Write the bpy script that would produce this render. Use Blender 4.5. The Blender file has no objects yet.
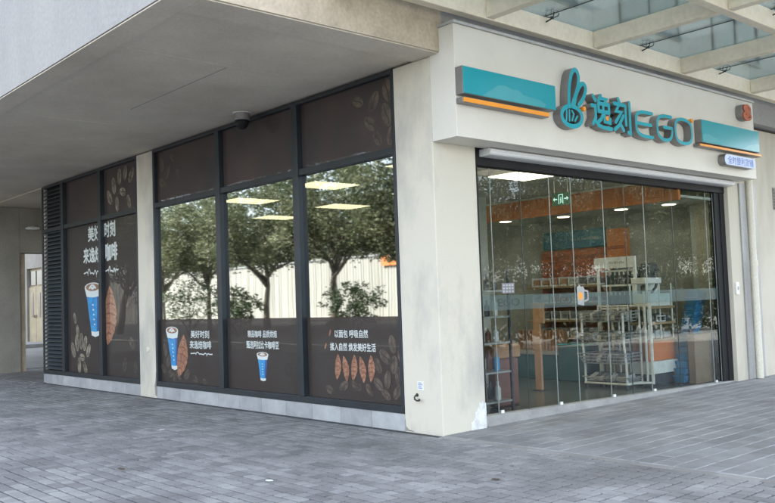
import bpy, bmesh, math, random
from mathutils import Vector, Matrix
random.seed(7)
S = bpy.context.scene
COL = S.collection
PI = math.pi

# ------------------------------------------------------------------ materials
MATS = {}
def newmat(name):
    m = bpy.data.materials.new(name); m.use_nodes = True
    nt = m.node_tree; nt.nodes.clear()
    out = nt.nodes.new('ShaderNodeOutputMaterial')
    MATS[name] = m
    return m, nt, out
def N(nt, t, **kw):
    n = nt.nodes.new(t)
    for k, v in kw.items():
        if k in n.inputs: n.inputs[k].default_value = v
        else: setattr(n, k, v)
    return n
def coords(nt, scale=(1,1,1)):
    tc = nt.nodes.new('ShaderNodeTexCoord')
    geo = nt.nodes.new('ShaderNodeNewGeometry')
    mp = nt.nodes.new('ShaderNodeMapping'); mp.inputs['Scale'].default_value = scale
    nt.links.new(geo.outputs['Position'], mp.inputs['Vector'])
    return mp.outputs['Vector']
def c4(c): return (c[0], c[1], c[2], 1)
def surf(name, col, rough=0.8, metal=0.0, var=0.12, scale=3.0, bump=0.1, bscale=40., col2=None, stretch=(1,1,1), spec=0.5, fine=0.06, thr=(0.35,0.65)):
    """principled surface with large blotches, fine grain and a bump"""
    if name in MATS: return MATS[name]
    m, nt, out = newmat(name)
    b = N(nt, 'ShaderNodeBsdfPrincipled'); b.inputs['Roughness'].default_value = rough
    b.inputs['Metallic'].default_value = metal; b.inputs['Specular IOR Level'].default_value = spec
    v = coords(nt, stretch)
    n1 = N(nt, 'ShaderNodeTexNoise'); n1.inputs['Scale'].default_value = scale; n1.inputs['Detail'].default_value = 6; n1.inputs['Roughness'].default_value = .62
    nt.links.new(v, n1.inputs['Vector'])
    r = N(nt, 'ShaderNodeMapRange'); r.inputs[1].default_value = thr[0]; r.inputs[2].default_value = thr[1]
    nt.links.new(n1.outputs['Fac'], r.inputs[0])
    mx = N(nt, 'ShaderNodeMix', data_type='RGBA')
    c2 = col2 if col2 else tuple(max(0, x*(1-var*2)) for x in col)
    mx.inputs[6].default_value = c4(col); mx.inputs[7].default_value = c4(c2)
    nt.links.new(r.outputs[0], mx.inputs[0])
    n2 = N(nt, 'ShaderNodeTexNoise'); n2.inputs['Scale'].default_value = bscale; n2.inputs['Detail'].default_value = 4
    nt.links.new(coords(nt), n2.inputs['Vector'])
    r2 = N(nt, 'ShaderNodeMapRange'); r2.inputs[1].default_value = .3; r2.inputs[2].default_value = .7; r2.inputs[3].default_value = 1-fine*2; r2.inputs[4].default_value = 1+fine
    nt.links.new(n2.outputs['Fac'], r2.inputs[0])
    vm = N(nt, 'ShaderNodeVectorMath', operation='SCALE')
    nt.links.new(mx.outputs[2], vm.inputs[0]); nt.links.new(r2.outputs[0], vm.inputs['Scale'])
    nt.links.new(vm.outputs[0], b.inputs['Base Color'])
    if bump > 0:
        bp = N(nt, 'ShaderNodeBump'); bp.inputs['Strength'].default_value = bump; bp.inputs['Distance'].default_value = .01
        nt.links.new(n2.outputs['Fac'], bp.inputs['Height']); nt.links.new(bp.outputs[0], b.inputs['Normal'])
    nt.links.new(b.outputs[0], out.inputs[0])
    return m
def emis(name, col, s):
    m, nt, out = newmat(name)
    e = N(nt, 'ShaderNodeEmission'); e.inputs[0].default_value = c4(col); e.inputs[1].default_value = s
    nt.links.new(e.outputs[0], out.inputs[0]); return m
def glass(name, tint, a, b0, rough=0.0, wav=0.0, wsc=1.5, haze=0.0, hazecol=(.5,.6,.6)):
    m, nt, out = newmat(name)
    tr = N(nt, 'ShaderNodeBsdfTransparent'); tr.inputs[0].default_value = c4(tint)
    gl = N(nt, 'ShaderNodeBsdfGlossy'); gl.inputs['Roughness'].default_value = rough; gl.inputs['Color'].default_value = (.86,.93,.96,1)
    fr = N(nt, 'ShaderNodeFresnel'); fr.inputs[0].default_value = 1.5
    ma = N(nt, 'ShaderNodeMath', operation='MULTIPLY_ADD', use_clamp=True); ma.inputs[1].default_value = a; ma.inputs[2].default_value = b0
    nt.links.new(fr.outputs[0], ma.inputs[0])
    mx = N(nt, 'ShaderNodeMixShader')
    nt.links.new(ma.outputs[0], mx.inputs[0])
    src = tr.outputs[0]
    if haze > 0:
        df = N(nt, 'ShaderNodeBsdfDiffuse'); df.inputs[0].default_value = c4(hazecol)
        m2 = N(nt, 'ShaderNodeMixShader'); m2.inputs[0].default_value = haze
        nt.links.new(tr.outputs[0], m2.inputs[1]); nt.links.new(df.outputs[0], m2.inputs[2]); src = m2.outputs[0]
    nt.links.new(src, mx.inputs[1]); nt.links.new(gl.outputs[0], mx.inputs[2])
    if wav > 0:
        n = N(nt, 'ShaderNodeTexNoise'); n.inputs['Scale'].default_value = wsc; n.inputs['Detail'].default_value = 1
        nt.links.new(coords(nt), n.inputs['Vector'])
        bp = N(nt, 'ShaderNodeBump'); bp.inputs['Strength'].default_value = wav; bp.inputs['Distance'].default_value = .01
        nt.links.new(n.outputs['Fac'], bp.inputs['Height']); nt.links.new(bp.outputs[0], gl.inputs['Normal'])
    nt.links.new(mx.outputs[0], out.inputs[0]); return m
def toned(name, col, col2, rough=.8, attr='tone', nsc=2.0, bump=.25, bsc=60, trans=0.0, spec=.4, stain=None, spots=False):
    """surface whose colour varies from piece to piece by a stored number, plus grain"""
    m, nt, out = newmat(name)
    b = N(nt, 'ShaderNodeBsdfPrincipled'); b.inputs['Roughness'].default_value = rough; b.inputs['Specular IOR Level'].default_value = spec
    at = N(nt, 'ShaderNodeAttribute', attribute_name=attr)
    mx = N(nt, 'ShaderNodeMix', data_type='RGBA'); mx.inputs[6].default_value = c4(col); mx.inputs[7].default_value = c4(col2)
    nt.links.new(at.outputs['Fac'], mx.inputs[0])
    n1 = N(nt, 'ShaderNodeTexNoise'); n1.inputs['Scale'].default_value = nsc; n1.inputs['Detail'].default_value = 7; n1.inputs['Roughness'].default_value = .65
    nt.links.new(coords(nt), n1.inputs['Vector'])
    r = N(nt, 'ShaderNodeMapRange'); r.inputs[1].default_value = .3; r.inputs[2].default_value = .7; r.inputs[3].default_value = .78; r.inputs[4].default_value = 1.14
    nt.links.new(n1.outputs['Fac'], r.inputs[0])
    vm = N(nt, 'ShaderNodeVectorMath', operation='SCALE')
    nt.links.new(mx.outputs[2], vm.inputs[0]); nt.links.new(r.outputs[0], vm.inputs['Scale'])
    n2 = N(nt, 'ShaderNodeTexNoise'); n2.inputs['Scale'].default_value = bsc; n2.inputs['Detail'].default_value = 4
    nt.links.new(coords(nt), n2.inputs['Vector'])
    bp = N(nt, 'ShaderNodeBump'); bp.inputs['Strength'].default_value = bump; bp.inputs['Distance'].default_value = .005
    nt.links.new(n2.outputs['Fac'], bp.inputs['Height']); nt.links.new(bp.outputs[0], b.inputs['Normal'])
    last = vm.outputs[0]
    if stain:
        n3 = N(nt, 'ShaderNodeTexNoise'); n3.inputs['Scale'].default_value = .55; n3.inputs['Detail'].default_value = 5
        nt.links.new(coords(nt), n3.inputs['Vector'])
        r3 = N(nt, 'ShaderNodeMapRange'); r3.inputs[1].default_value = .5; r3.inputs[2].default_value = .68
        nt.links.new(n3.outputs['Fac'], r3.inputs[0])
        m3 = N(nt, 'ShaderNodeMix', data_type='RGBA'); m3.inputs[7].default_value = c4(stain)
        nt.links.new(r3.outputs[0], m3.inputs[0]); nt.links.new(last, m3.inputs[6]); last = m3.outputs[2]
    if attr=='tone' and spots:
        vo = N(nt, 'ShaderNodeTexVoronoi'); vo.inputs['Scale'].default_value = 2.6; nt.links.new(coords(nt), vo.inputs['Vector'])
        r4 = N(nt, 'ShaderNodeMapRange'); r4.inputs[1].default_value = .035; r4.inputs[2].default_value = .065; r4.inputs[3].default_value = .55; r4.inputs[4].default_value = 1
        nt.links.new(vo.outputs['Distance'], r4.inputs[0])
        n5 = N(nt, 'ShaderNodeTexNoise'); n5.inputs['Scale'].default_value = .9; n5.inputs['Detail'].default_value = 9; n5.inputs['Roughness'].default_value = .7
        nt.links.new(coords(nt,(1,1.6,1)), n5.inputs['Vector'])
        r5 = N(nt, 'ShaderNodeMapRange'); r5.inputs[1].default_value = .38; r5.inputs[2].default_value = .56; r5.inputs[3].default_value = .80; r5.inputs[4].default_value = 1.04
        nt.links.new(n5.outputs['Fac'], r5.inputs[0])
        mm = N(nt, 'ShaderNodeMath', operation='MULTIPLY'); nt.links.new(r4.outputs[0], mm.inputs[0]); nt.links.new(r5.outputs[0], mm.inputs[1])
        v5 = N(nt, 'ShaderNodeVectorMath', operation='SCALE'); nt.links.new(last, v5.inputs[0]); nt.links.new(mm.outputs[0], v5.inputs['Scale']); last = v5.outputs[0]
    nt.links.new(last, b.inputs['Base Color'])
    if trans > 0:
        t = N(nt, 'ShaderNodeBsdfTranslucent'); nt.links.new(last, t.inputs[0])
        ms = N(nt, 'ShaderNodeMixShader'); ms.inputs[0].default_value = trans
        nt.links.new(b.outputs[0], ms.inputs[1]); nt.links.new(t.outputs[0], ms.inputs[2]); nt.links.new(ms.outputs[0], out.inputs[0])
    else: nt.links.new(b.outputs[0], out.inputs[0])
    return m

# concrete and plaster
M_upper  = surf('painted_render', (.36,.347,.328), .85, var=.1, scale=.8, stretch=(1,1,.3), bump=.2, bscale=22, col2=(.30,.295,.29), fine=.05)
M_conc   = surf('concrete_beam', (.58,.50,.385), .88, scale=1.3, bump=.35, bscale=26, col2=(.36,.305,.23), fine=.07)
M_soffit = surf('soffit_render', (.70,.635,.53), .9, scale=.55, bump=.15, bscale=30, col2=(.57,.51,.42), thr=(.42,.66), fine=.04)
M_column = surf('column_plaster', (.60,.565,.475), .82, scale=1.25, stretch=(1,1,.5), bump=.12, bscale=60, col2=(.37,.36,.33), fine=.02, thr=(.47,.72))
M_pier   = surf('pier_plaster', (.56,.525,.44), .85, scale=1.1, stretch=(1,1,.4), bump=.12, bscale=60, col2=(.40,.375,.32), fine=.02, thr=(.44,.72))
M_fascia = surf('fascia_panel', (.69,.665,.60), .45, scale=.7, bump=.02, bscale=30, col2=(.62,.595,.53), fine=.008)
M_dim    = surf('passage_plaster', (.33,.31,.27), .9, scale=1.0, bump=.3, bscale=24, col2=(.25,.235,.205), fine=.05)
M_plinth = toned('plinth_stone', (.30,.31,.32), (.40,.41,.42), .75, nsc=3.5, bump=.3)
M_patch  = surf('white_filler', (.78,.80,.80), .9, scale=9, bump=.8, bscale=30, col2=(.55,.55,.53))
M_dirt   = surf('bare_render', (.30,.29,.26), .95, scale=9, bump=.6, bscale=40, col2=(.22,.21,.19))
M_frame  = surf('dark_frame', (.020,.027,.034), .45, metal=.1, scale=2, bump=.02, var=.15, fine=.03)
M_louvre = surf('louvre_metal', (.070,.085,.098), .45, metal=.3, scale=2, bump=.03, fine=.04)
M_black  = surf('black_metal', (.013,.014,.016), .6, metal=.0, spec=.25, scale=2, bump=.02)
M_alu    = surf('brushed_aluminium', (.92,.93,.94), .35, metal=.1, scale=3, stretch=(1,.05,1), bump=.02, fine=.03)
M_steelw = surf('canopy_paint', (.80,.72,.57), .5, scale=1.4, bump=.06, bscale=18, col2=(.66,.585,.455), fine=.04)
M_cap    = surf('flashing', (.50,.51,.50), .5, scale=2, bump=.05)
M_zinc   = surf('zinc_strip', (.42,.42,.42), .5, metal=.3, scale=4, stretch=(1,1,.2), bump=.1, col2=(.30,.30,.30))
M_cream  = surf('cream_pipe', (.68,.65,.55), .5, scale=2, stretch=(1,1,.3), bump=.05, col2=(.58,.55,.46))
M_film   = surf('poster_film', (.044,.027,.022), .6, scale=1.2, bump=.0, col2=(.050,.035,.031), fine=.03)
M_filmt  = surf('poster_film_worn', (.042,.032,.034), .6, scale=.9, bump=.0, col2=(.080,.048,.043), fine=.03)
M_bean   = surf('bean_print', (.17,.12,.09), .6, scale=8, bump=0, col2=(.045,.032,.027), fine=.05)
M_beanp  = surf('bean_print_pale', (.42,.35,.27), .6, scale=8, bump=0, col2=(.09,.068,.052), fine=.05)
M_beand  = surf('bean_groove_print', (.045,.033,.028), .6, scale=9, bump=0)
M_white  = surf('white_print', (.80,.80,.78), .6, scale=9, bump=0, var=.03, fine=.01)
M_blue   = surf('cup_blue_print', (.06,.38,.72), .6, scale=6, bump=0, col2=(.035,.22,.52), fine=.02)
M_blue2  = surf('cup_dark_print', (.05,.13,.36), .6, scale=6, bump=0, fine=.02)
M_coffee = surf('coffee_print', (.40,.19,.115), .6, scale=9, bump=0, fine=.03)
M_crois  = surf('croissant_print', (.52,.25,.155), .6, scale=26, bump=0, col2=(.24,.095,.055), fine=.06)
M_crois2 = surf('croissant_dark_print', (.25,.09,.045), .6, scale=14, bump=0, fine=.05)
M_teal   = surf('teal_acrylic', (.001,.31,.38), .22, scale=.6, bump=.0, col2=(.001,.28,.35), fine=.01, spec=.6)
M_letter = surf('teal_letter_face', (.003,.34,.42), .3, scale=2, bump=.0, var=.03, fine=.01)
M_orange = surf('orange_acrylic', (.92,.34,.03), .35, scale=2, bump=0, var=.03, fine=.01)
M_return = surf('letter_return', (.26,.25,.24), .4, metal=.35, scale=3, bump=.03, fine=.03)
M_oranged= surf('orange_red_plastic', (.50,.10,.03), .4, scale=4, bump=0)
M_lightbx= emis('lit_blue_box', (.60,.72,.95), .17)
M_ltext  = surf('blue_letters', (.04,.13,.50), .5, bump=0, scale=4)
M_panel  = emis('ceiling_lamp', (1.0,.82,.50), 1.8)
M_down   = emis('downlight_lamp', (1.0,.85,.6), 1.2)
M_gwin   = glass('window_glass', (.15,.17,.17), 2.0, .28, rough=.022, wav=.10, wsc=1.1)
M_gfilm  = glass('poster_glass', (.90,.93,.93), .24, .008, wav=.15, wsc=1.1)
M_gdoor  = glass('door_glass', (.88,.95,.95), 1.1, .015, wav=.12, wsc=.9)
M_gtop   = glass('canopy_glass', (.88,.91,.88), .6, .02, rough=.05, haze=.18, hazecol=(.30,.36,.34))
M_seal   = surf('glass_edge_seal', (.36,.41,.40), .3, scale=9, bump=0)
M_seald  = surf('glass_edge_dark', (.05,.07,.07), .3, scale=9, bump=0)
M_floor  = surf('shop_floor', (.13,.15,.155), .25, scale=1.5, bump=.02)
M_iwall  = surf('shop_wall', (.42,.43,.40), .8, scale=1.5, bump=.05)
M_iceil  = surf('shop_ceiling', (.52,.52,.48), .9, scale=1.5, bump=.05)
M_iorange= surf('orange_band', (.78,.22,.05), .5, scale=1.2, bump=.02)
M_slat   = surf('red_brown_slats', (.58,.14,.055), .5, scale=3, stretch=(1,1,6), bump=.05, col2=(.20,.05,.028))
M_wood   = surf('shelf_wood', (.42,.29,.17), .5, scale=4, stretch=(.4,4,4), bump=.05, col2=(.33,.22,.12))
M_dkblue = surf('deep_blue_panel', (.01,.17,.28), .4, scale=2, bump=.0)
M_rackw  = surf('white_steel', (.84,.84,.80), .35, scale=5, bump=.02, fine=.02)
M_wire   = surf('grey_wire', (.50,.51,.52), .35, metal=.5, scale=5, bump=0)
M_dark   = surf('dark_goods', (.03,.035,.045), .5, scale=8, bump=.1, col2=(.08,.085,.10))
M_pack   = surf('wrapped_packs', (.22,.23,.26), .4, scale=12, bump=.3, bscale=30, col2=(.06,.07,.085))
M_packw  = surf('pale_packs', (.62,.62,.60), .4, scale=9, bump=.3, bscale=30, col2=(.40,.41,.42))
M_tealc  = surf('teal_counter', (.03,.12,.13), .4, scale=2, bump=.02)
M_brownb = surf('red_brown_board', (.22,.10,.085), .7, scale=3, bump=.05)
M_card   = surf('cardboard', (.30,.21,.135), .85, scale=3, bump=.1, col2=(.25,.175,.11))
M_tan    = surf('tan_board', (.46,.26,.15), .7, scale=3, bump=.05)
M_bluebk = surf('blue_plastic', (.04,.28,.55), .4, scale=3, bump=.02)
M_iron   = surf('iron_tap', (.06,.055,.05), .6, metal=.5, scale=6, bump=.2)
M_green  = surf('exit_green', (.015,.10,.075), .5, scale=3, bump=0)
M_exitw  = emis('exit_symbol', (.55,.9,.75), .2)
M_hoard  = surf('hoarding_sheet', (.42,.40,.345), .6, scale=.5, stretch=(5,1,.2), bump=.05, col2=(.33,.31,.26), thr=(.4,.6))
M_door   = surf('cream_door_paint', (.42,.34,.21), .6, scale=2, bump=.05)
M_dpane  = surf('dark_door_glass', (.03,.035,.04), .15, scale=2, bump=0)
M_trunk  = surf('bark', (.12,.095,.07), .9, scale=5, stretch=(3,3,.6), bump=.6, bscale=20, col2=(.07,.055,.04))
M_leaf   = toned('leaves', (.055,.075,.032), (.235,.245,.14), .6, nsc=.5, bump=0, trans=.35, spec=.3)
M_leafd  = toned('shrub_leaves', (.022,.042,.016), (.06,.085,.03), .6, nsc=.5, bump=0, trans=.15, spec=.3)
M_paver  = toned('grey_pavers', (.185,.184,.184), (.295,.294,.292), .8, nsc=1.3, bump=.5, bsc=70, stain=(.17,.165,.165), spots=True)
M_paverj = surf('paver_joint_sand', (.055,.057,.06), .95, scale=20, bump=.4)
M_tile   = toned('grey_paving_tiles', (.195,.196,.20), (.255,.257,.26), .7, nsc=1.1, bump=.3, bsc=70, spots=True)
M_tilej  = surf('pale_grout', (.42,.43,.435), .9, scale=3, bump=.3, col2=(.22,.222,.225), thr=(.46,.62))
M_edge   = toned('edge_setts', (.20,.19,.185), (.30,.29,.28), .85, nsc=2.5, bump=.6)
M_ground = surf('far_ground', (.27,.265,.25), .9, scale=.6, bump=.2, col2=(.22,.215,.20))
M_asph   = surf('asphalt', (.055,.056,.058), .9, scale=3, bump=.4, bscale=60)
M_kerb   = surf('kerb_stone', (.34,.34,.33), .85, scale=3, bump=.2)

# ------------------------------------------------------------------ mesh builder
class MB:
    def __init__(s): s.v=[]; s.f=[]; s.mi=[]; s.t=[]; s.m=0; s.tone=0.5
    def poly(s, pts):
        b=len(s.v); s.v+= [tuple(p) for p in pts]; s.t += [s.tone]*len(pts)
        s.f.append(tuple(range(b,b+len(pts)))); s.mi.append(s.m)
    def add(s, vs, fs):
        b=len(s.v); s.v += [tuple(p) for p in vs]; s.t += [s.tone]*len(vs)
        for f in fs: s.f.append(tuple(i+b for i in f)); s.mi.append(s.m)
    def box(s, x0,x1,y0,y1,z0,z1):
        s.add([(x0,y0,z0),(x1,y0,z0),(x1,y1,z0),(x0,y1,z0),(x0,y0,z1),(x1,y0,z1),(x1,y1,z1),(x0,y1,z1)],
              [(0,3,2,1),(4,5,6,7),(0,1,5,4),(1,2,6,5),(2,3,7,6),(3,0,4,7)])
    def prism(s, loop, d):
        """loop: 3D points of the front face, ccw seen from the front; d: vector to the back"""
        n=len(loop); d=Vector(d); a=[Vector(p) for p in loop]; b=[p+d for p in a]
        fs=[tuple(range(n)), tuple(range(2*n-1,n-1,-1))]
        for i in range(n):
            j=(i+1)%n; fs.append((i,i+n,j+n,j))
        s.add(a+b, fs)
    def tube(s, pts, r, n=8, r2=None, cap=True):
        pts=[Vector(p) for p in pts]; k=len(pts); rs=[r+( (r2 if r2 is not None else r)-r)*i/(k-1) for i in range(k)]
        vs=[]; fs=[]; ref=None
        for i,p in enumerate(pts):
            d=(pts[min(i+1,k-1)]-pts[max(i-1,0)]).normalized()
            a=Vector((0,0,1)) if abs(d.z)<.9 else Vector((1,0,0))
            if ref is not None: a=ref
            x=d.cross(a).normalized(); 
            y=x.cross(d).normalized(); ref=y
            for q in range(n):
                t=2*PI*q/n; vs.append(p+(x*math.cos(t)+y*math.sin(t))*rs[i])
        for i in range(k-1):
            for q in range(n):
                w=(q+1)%n; fs.append((i*n+q,(i)*n+w,(i+1)*n+w,(i+1)*n+q))
        if cap: fs.append(tuple(range(n-1,-1,-1))); fs.append(tuple(range((k-1)*n,k*n)))
        s.add(vs,fs)
    def lathe(s, c, prof, n=20, axis='z'):
        vs=[]; fs=[]; k=len(prof)
        for r,h in prof:
            for q in range(n):
                t=2*PI*q/n; a,b=r*math.cos(t),r*math.sin(t)
                if axis=='z': vs.append((c[0]+a,c[1]+b,c[2]+h))
                elif axis=='x': vs.append((c[0]+h,c[1]+a,c[2]+b))
                else: vs.append((c[0]+a,c[1]+h,c[2]+b))
        for i in range(k-1):
            for q in range(n):
                w=(q+1)%n; fs.append((i*n+q,i*n+w,(i+1)*n+w,(i+1)*n+q))
        fs.append(tuple(range(n-1,-1,-1))); fs.append(tuple(range((k-1)*n,k*n)))
        s.add(vs,fs)
    def build(s, name, mats, parent=None, bevel=0, smooth=False):
        off=Vector((0,0,0)); p=parent
        while p is not None: off += p.location; p=p.parent
        me=bpy.data.meshes.new(name)
        me.from_pydata([Vector(v)-off for v in s.v],[],s.f)
        if not isinstance(mats,(list,tuple)): mats=[mats]
        for m in mats: me.materials.append(m)
        me.polygons.foreach_set('material_index', s.mi)
        at=me.attributes.new('tone','FLOAT','POINT'); at.data.foreach_set('value', s.t)
        if smooth: me.polygons.foreach_set('use_smooth',[True]*len(me.polygons))
        me.update()
        bm=bmesh.new(); bm.from_mesh(me); bmesh.ops.recalc_face_normals(bm, faces=bm.faces) if len(s.f)<4000 and not getattr(s,'flat',False) else None
        bm.to_mesh(me); bm.free()
        o=bpy.data.objects.new(name,me); COL.objects.link(o)
        if parent: o.parent=parent
        if bevel:
            md=o.modifiers.new('bevel','BEVEL'); md.width=bevel; md.segments=2; md.limit_method='ANGLE'
        return o
def tag(o, label=None, cat=None, group=None, kind=None):
    if label: o['label']=label
    if cat: o['category']=cat
    if group: o['group']=group
    if kind: o['kind']=kind
    return o
def thing(name, loc, label, cat, group=None):
    o=bpy.data.objects.new(name,None); COL.objects.link(o); o.location=loc; o.empty_display_size=.2
    return tag(o,label,cat,group)
def struct(o): o['kind']='structure'; return o
def copy_tree(o, parent=None):
    c=o.copy(); COL.objects.link(c)
    if parent: c.parent=parent
    for ch in list(o.children): copy_tree(ch,c)
    return c
def onebox(name, mat, parent, *a, bevel=0):
    m=MB(); m.box(*a); return m.build(name,mat,parent,bevel)

# text drawn with the built-in font, fitted into a rectangle on a wall
FACE = {'L': lambda u,v,w: (u, w, v),      # facing -Y: u = x, v = z, w = y
        'R': lambda u,v,w: (w, u, v)}      # facing +X: u = y, v = z, w = x
def text(name, body, face, u0,u1,v0,v1, w, mat, parent, thick=.002, bold=.02):
    cu=bpy.data.curves.new('t','FONT'); cu.body=body; cu.size=1; cu.resolution_u=4
    o=bpy.data.objects.new('t',cu); COL.objects.link(o)
    dg=bpy.context.evaluated_depsgraph_get()
    me=bpy.data.meshes.new_from_object(o.evaluated_get(dg))
    bpy.data.objects.remove(o)
    m=MB()
    xs=[v.co.x for v in me.vertices]; ys=[v.co.y for v in me.vertices]
    if not xs: return None
    x0,x1,y0,y1=min(xs),max(xs),min(ys),max(ys); h=v1-v0
    offs=[(0,0)]
    if bold>0: offs=[(0,0),(bold*h,0),(-bold*h,0),(0,bold*h),(0,-bold*h)]
    sg=-1 if face=='L' else 1
    for i,(du,dv) in enumerate(offs):
        vs=[FACE[face](u0+du+(v.co.x-x0)/(x1-x0)*(u1-u0), v0+dv+(v.co.y-y0)/(y1-y0)*(v1-v0), w+sg*.0004*i) for v in me.vertices]
        m.add(vs,[tuple(p.vertices) for p in me.polygons])
    m.flat=True
    return m.build(name,mat,parent)

def marks(parent, x0, x1, z0, z1, y, mat, n, seed):
    rr=random.Random(seed); m=MB(); m.flat=True; w=(x1-x0)/n
    for k in range(n):
        if rr.random()<.15: continue
        h=(z1-z0)*rr.uniform(.5,1); m.poly([(x0+w*k,y,z0),(x0+w*(k+rr.uniform(.45,.8)),y,z0),(x0+w*(k+.6),y,z0+h),(x0+w*k,y,z0+h)])
    return m.build('small_print',mat,parent)

# a flat ribbon along a polyline with mitred joints and round ends, given depth
def ribbon(path, hw, closed=False, ncap=6):
    P=[Vector((p[0],p[1])) for p in path]; n=len(P); L=[]; Rr=[]
    for i in range(n):
        if closed: a=P[i-1]; b=P[(i+1)%n]
        else: a=P[max(i-1,0)]; b=P[min(i+1,n-1)]
        d1=(P[i]-a); d2=(b-P[i])
        if d1.length<1e-9: d1=d2
        if d2.length<1e-9: d2=d1
        d1.normalize(); d2.normalize(); n1=Vector((-d1.y,d1.x)); n2=Vector((-d2.y,d2.x))
        m=(n1+n2); 
        if m.length<1e-6: m=n1
        m.normalize(); k=min(1/max(.35,m.dot(n1)),1.8)
        L.append(P[i]+m*hw*k); Rr.append(P[i]-m*hw*k)
    return L,Rr,P
def stroke(m, face, path, hw, w0, w1, closed=False):
    """front face at w1 uses material 0, sides material 1"""
    L,Rr,P=ribbon(path,hw,closed); n=len(P); F=FACE[face]
    def q(p,w): return F(p.x,p.y,w)
    rng=range(n) if closed else range(n-1)
    for i in rng:
        j=(i+1)%n
        m.m=0; m.poly([q(L[i],w1),q(L[j],w1),q(Rr[j],w1),q(Rr[i],w1)])
        m.m=1; m.poly([q(L[i],w1),q(L[i],w0),q(L[j],w0),q(L[j],w1)]); m.poly([q(Rr[i],w1),q(Rr[j],w1),q(Rr[j],w0),q(Rr[i],w0)])
    if not closed:
        for e,(a,b) in enumerate(((P[0],P[1]),(P[-1],P[-2]))):
            d=(a-b).normalized(); t0=math.atan2(d.y,d.x)
            arc=[a+Vector((math.cos(t0+t),math.sin(t0+t)))*hw for t in [(-.5+k/6)*PI for k in range(7)]]
            m.m=0; m.poly([q(p,w1) for p in arc])
            m.m=1
            for k in range(6): m.poly([q(arc[k],w1),q(arc[k],w0),q(arc[k+1],w0),q(arc[k+1],w1)])
def smooth_path(pts, closed=False, it=2):
    P=[Vector(p) for p in pts]
    for _ in range(it):
        Q=[]; n=len(P)
        if closed:
            for i in range(n): a,b=P[i],P[(i+1)%n]; Q+= [a*.75+b*.25,a*.25+b*.75]
        else:
            Q.append(P[0])
            for i in range(n-1): a,b=P[i],P[i+1]; Q+= [a*.75+b*.25,a*.25+b*.75]
            Q.append(P[-1])
        P=Q
    return P
def ell(cx,cz,a,b,rot=0,n=24,t0=0,t1=2*PI):
    out=[]
    for k in range(n):
        t=t0+(t1-t0)*k/n; x=a*math.cos(t); y=b*math.sin(t)
        out.append((cx+x*math.cos(rot)-y*math.sin(rot), cz+x*math.sin(rot)+y*math.cos(rot)))
    return out

# ------------------------------------------------------------------ ground
def sheet(name, mat, x0,x1,y0,y1,z):
    m=MB(); m.poly([(x0,y0,z),(x1,y0,z),(x1,y1,z),(x0,y1,z)]); m.flat=True
    return struct(m.build(name,mat))
sheet('ground', M_ground, -400,400,-400,400,-.035)
sheet('pavement_bed', M_paverj, -34,14,-11.6,0.6,-.012)
sheet('road', M_asph, -300,300,-30,-12.0,-.025)
m=MB()
for i in range(-60,16): m.box(i*1.0+.004,i*1.0+.996,-11.9,-11.75,-.04,.01)
struct(m.build('kerb', M_kerb, bevel=.01))

def paver(m, x0,x1,y0,y1, gap=.0082, zj=.0014, tone=None):
    g=gap; dz=random.uniform(-zj,zj); a=random.uniform(-.0011,.0011); b=random.uniform(-.0011,.0011)
    m.tone=random.random() if tone is None else tone
    x0+=g+random.uniform(0,.002);x1-=g+random.uniform(0,.002);y0+=g+random.uniform(0,.002);y1-=g+random.uniform(0,.002); c=.004
    z=dz
    vs=[(x0+c,y0+c,z-a-b),(x1-c,y0+c,z+a-b),(x1-c,y1-c,z+a+b),(x0+c,y1-c,z-a+b),(x0,y0,z-.004),(x1,y0,z-.004),(x1,y1,z-.004),(x0,y1,z-.004),(x0,y0,z-.014),(x1,y0,z-.014),(x1,y1,z-.014),(x0,y1,z-.014)]
    m.add(vs,[(0,1,2,3),(4,5,1,0),(5,6,2,1),(6,7,3,2),(7,4,0,3),(8,9,5,4),(9,10,6,5),(10,11,7,6),(11,8,4,7)])
# near pavement: basket weave on the left, herringbone from the corner column to the right
U=.12
m=MB(); m.flat=True
def in_area(x,y): return True
XB=-1.44
for i in range(-71, -6):
    for j in range(-34,0):
        x,y=i*.24, j*.24-.12
        if x<-12.2 and False: pass
        if (i+j)%2==0:
            paver(m,x,x+.24,y+.001,y+.12); paver(m,x,x+.24,y+.12,y+.239)
        else:
            paver(m,x,x+.12,y+.001,y+.239); paver(m,x+.12,x+.24,y+.001,y+.239)
x_start=XB
cells={}
nx=int((8.0-x_start)/U); ny=72
# herringbone tiling on the unit grid
def put(i,j,di,dj):
    a=(i,j); b=(i+di,j+dj)
    ok=[c for c in (a,b) if 0<=c[0]<nx and 0<=c[1]<ny and c not in cells]
    if not ok: return
    for c in ok: cells[c]=1
    xs=[c[0] for c in ok]; ys=[c[1] for c in ok]
    x0=x_start+min(xs)*U; x1=x_start+(max(xs)+1)*U; y0=-.12-8.64+min(ys)*U; y1=-.12-8.64+(max(ys)+1)*U
    paver(m,x0,x1,y0,y1)
for j in range(-4,ny+4):
    for i in range(-4,nx+4):
        q=(i-j)%4
        if q==0: put(i,j,1,0)
        elif q==2: put(i,j,0,1) if False else None
for j in range(-4,ny+4):
    for i in range(-4,nx+4):
        if (i-j)%4==3: put(i,j-1,0,1)
# fill what is left with upright pairs, then singles
for j in range(ny):
    for i in range(nx):
        if (i,j) not in cells:
            if (i,j+1) not in cells and j+1<ny: put(i,j,0,1)
            else: put(i,j,0,0)
struct(m.build('pavement', M_paver))
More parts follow.
